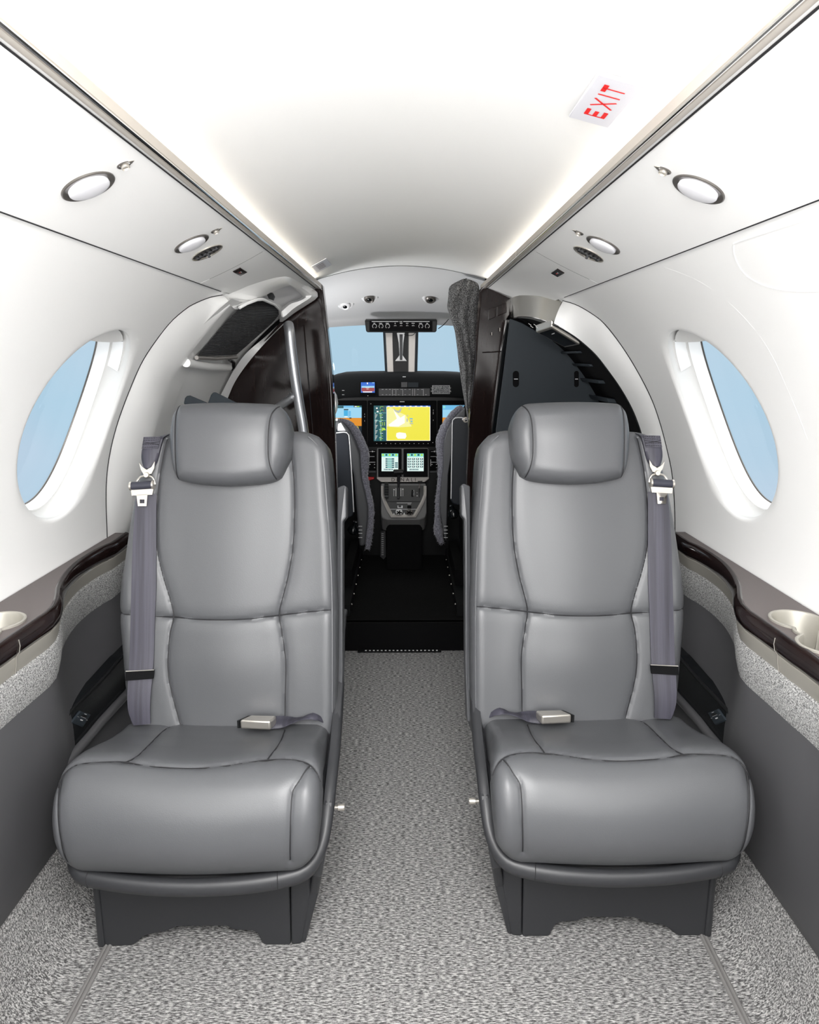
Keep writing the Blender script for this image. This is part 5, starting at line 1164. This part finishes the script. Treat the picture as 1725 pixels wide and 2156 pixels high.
    for a, b, o_ in ((0, 1, .12), (3, 2, .12), (3, 2, .35), (0, 1, .30)):
        A_ = Pm[a].lerp(Pm[3 - a] if a in (0, 3) else Pm[a], o_); Bp = Pm[b].lerp(Pm[3 - b] if b in (1, 2) else Pm[b], o_)
        for k in range(7): mb.tube([A_.lerp(Bp, (k + .2) / 7), A_.lerp(Bp, (k + .75) / 7)], .0005, M_seam, 4)
    mb.tube([Pm[0].lerp(Pm[3], .4), Pm[1].lerp(Pm[2], .7)], .0005, M_seam, 4); mb.tube([Pm[3].lerp(Pm[0], .4), Pm[1].lerp(Pm[2], .45)], .0005, M_seam, 4)
    mb.build('stitched_patch', sb, smooth=False)
    # buckle hardware
    hw = lambda u, v, d: (lambda q: B3(q.x, q.y, d))(bpx(u, v, bo))
    mb = MB()
    mb.prism([hw(u, v, .020) for u, v in ((296, 975), (300, 990), (306, 1000), (322, 998), (328, 986), (329, 972), (322, 984), (312, 990), (303, 984))], BN * .003, M_nickl)
    mb.lathe(hw(312, 1001, .019), (Wv(BN) - Wv(Vector())).normalized(), [(.006, 0), (.006, .006), (.005, .008), (.0002, .008)], M_nickl, 20)
    ring = [hw(u, v, .020) for u, v in ((287, 1020), (293, 1010), (300, 1004), (312, 1003), (321, 1004), (326, 1010), (329, 1020))]
    mb.tube(smooth_path(ring, 24), .0022, M_nickl, 8); mb.build('belt_link', sb)
    mb = MB(); mb.tube([hw(281, 1024, .024), hw(326, 1021, .024)], .0085, M_webd, 16); mb.tube([hw(278, 1024, .024), hw(282, 1024, .024)], .0095, M_nickl, 16); mb.tube([hw(324.5, 1021, .024), hw(328, 1021, .024)], .0095, M_nickl, 16)
    mb.prism([hw(u, v, .020) for u, v in ((279, 1030), (327, 1028), (324, 1042), (281, 1044))], BN * .004, M_nickl)
    o4 = ((291, 1042), (314, 1041), (312, 1066), (294, 1066)); i4 = ((298, 1052), (308, 1052), (308, 1060), (298, 1060))
    for a, b in ((0, 1), (1, 2), (2, 3), (3, 0)): mb.prism([hw(*o4[a], .021), hw(*o4[b], .021), hw(*i4[b], .021), hw(*i4[a], .021)], BN * .003, M_nickl)
    mb.build('belt_buckle', wb, smooth=True, angle=35)
    # --- lap belt with buckle lying on the cushion
    cz = lambda x, y, d: (lambda k: W(x, y, PROF[k].z + d))(min(range(160), key=lambda k: abs(PROF[k].y - y) + (0 if k < 90 else 9)))
    mb = MB(); rows = []
    pth = [(.206, 1.335, .000), (.197, 1.315, .014), (.178, 1.305, .024), (.150, 1.297, .017), (.120, 1.290, .014), (.090, 1.282, .014)]
    pth = smooth_path(pth, 26)
    for i, p in enumerate(pth):
        w = .013 if i < 8 else .017; tw = .5 * math.sin(i * .35)
        d_ = Vector((0, math.cos(tw) * w, math.sin(tw) * w * .6)); o_ = cz(p.x, p.y, p.z); dn_ = Vector((0, 0, .0012))
        rows.append([o_ - d_, o_ - d_*.3 + dn_*2, o_ + d_*.3 - dn_, o_ + d_, o_ + d_ - dn_*2, o_ - d_ - dn_*2])
    mb.loft(rows, M_webd if False else M_web, caps=True); lb = mb.build('lap_belt', root, angle=70)
    mb = MB(); b4 = [cz(.102, 1.245, .010), cz(.106, 1.288, .010), cz(.052, 1.292, .010), cz(.038, 1.255, .010)]
    mid_ = sum(b4, Vector()) / 4
    mb.prism([p + Vector((0, 0, -.002)) for p in b4], (0, 0, .020), M_nickl); bb = mb.build('belt_buckle', root, smooth=True, bevel=.0045, angle=30, label='satin metal lap belt buckle')
    mb = MB(); a, b = b4[2], b4[3]; out = (a - b4[1]).normalized() * .004
    mb.prism([b + out * .2 + Vector((0, 0, 0)), a + out * .2, a + out * .2 + Vector((0, 0, .0165)), b + out * .2 + Vector((0, 0, .0165))], out, M_black); mb.build('buckle_mouth', bb, smooth=False)
    mb = MB(); mb.prism([W(.182, 1.325, .432), W(.214, 1.325, .436), W(.214, 1.338, .444), W(.182, 1.338, .44)], (0, 0, .004), M_leatherd); mb.build('belt_slot', lb, smooth=False)
    return root
seat(1, -.358, 0.0, 'left', 0)
seat(-1, .389, .018, 'right', 0)
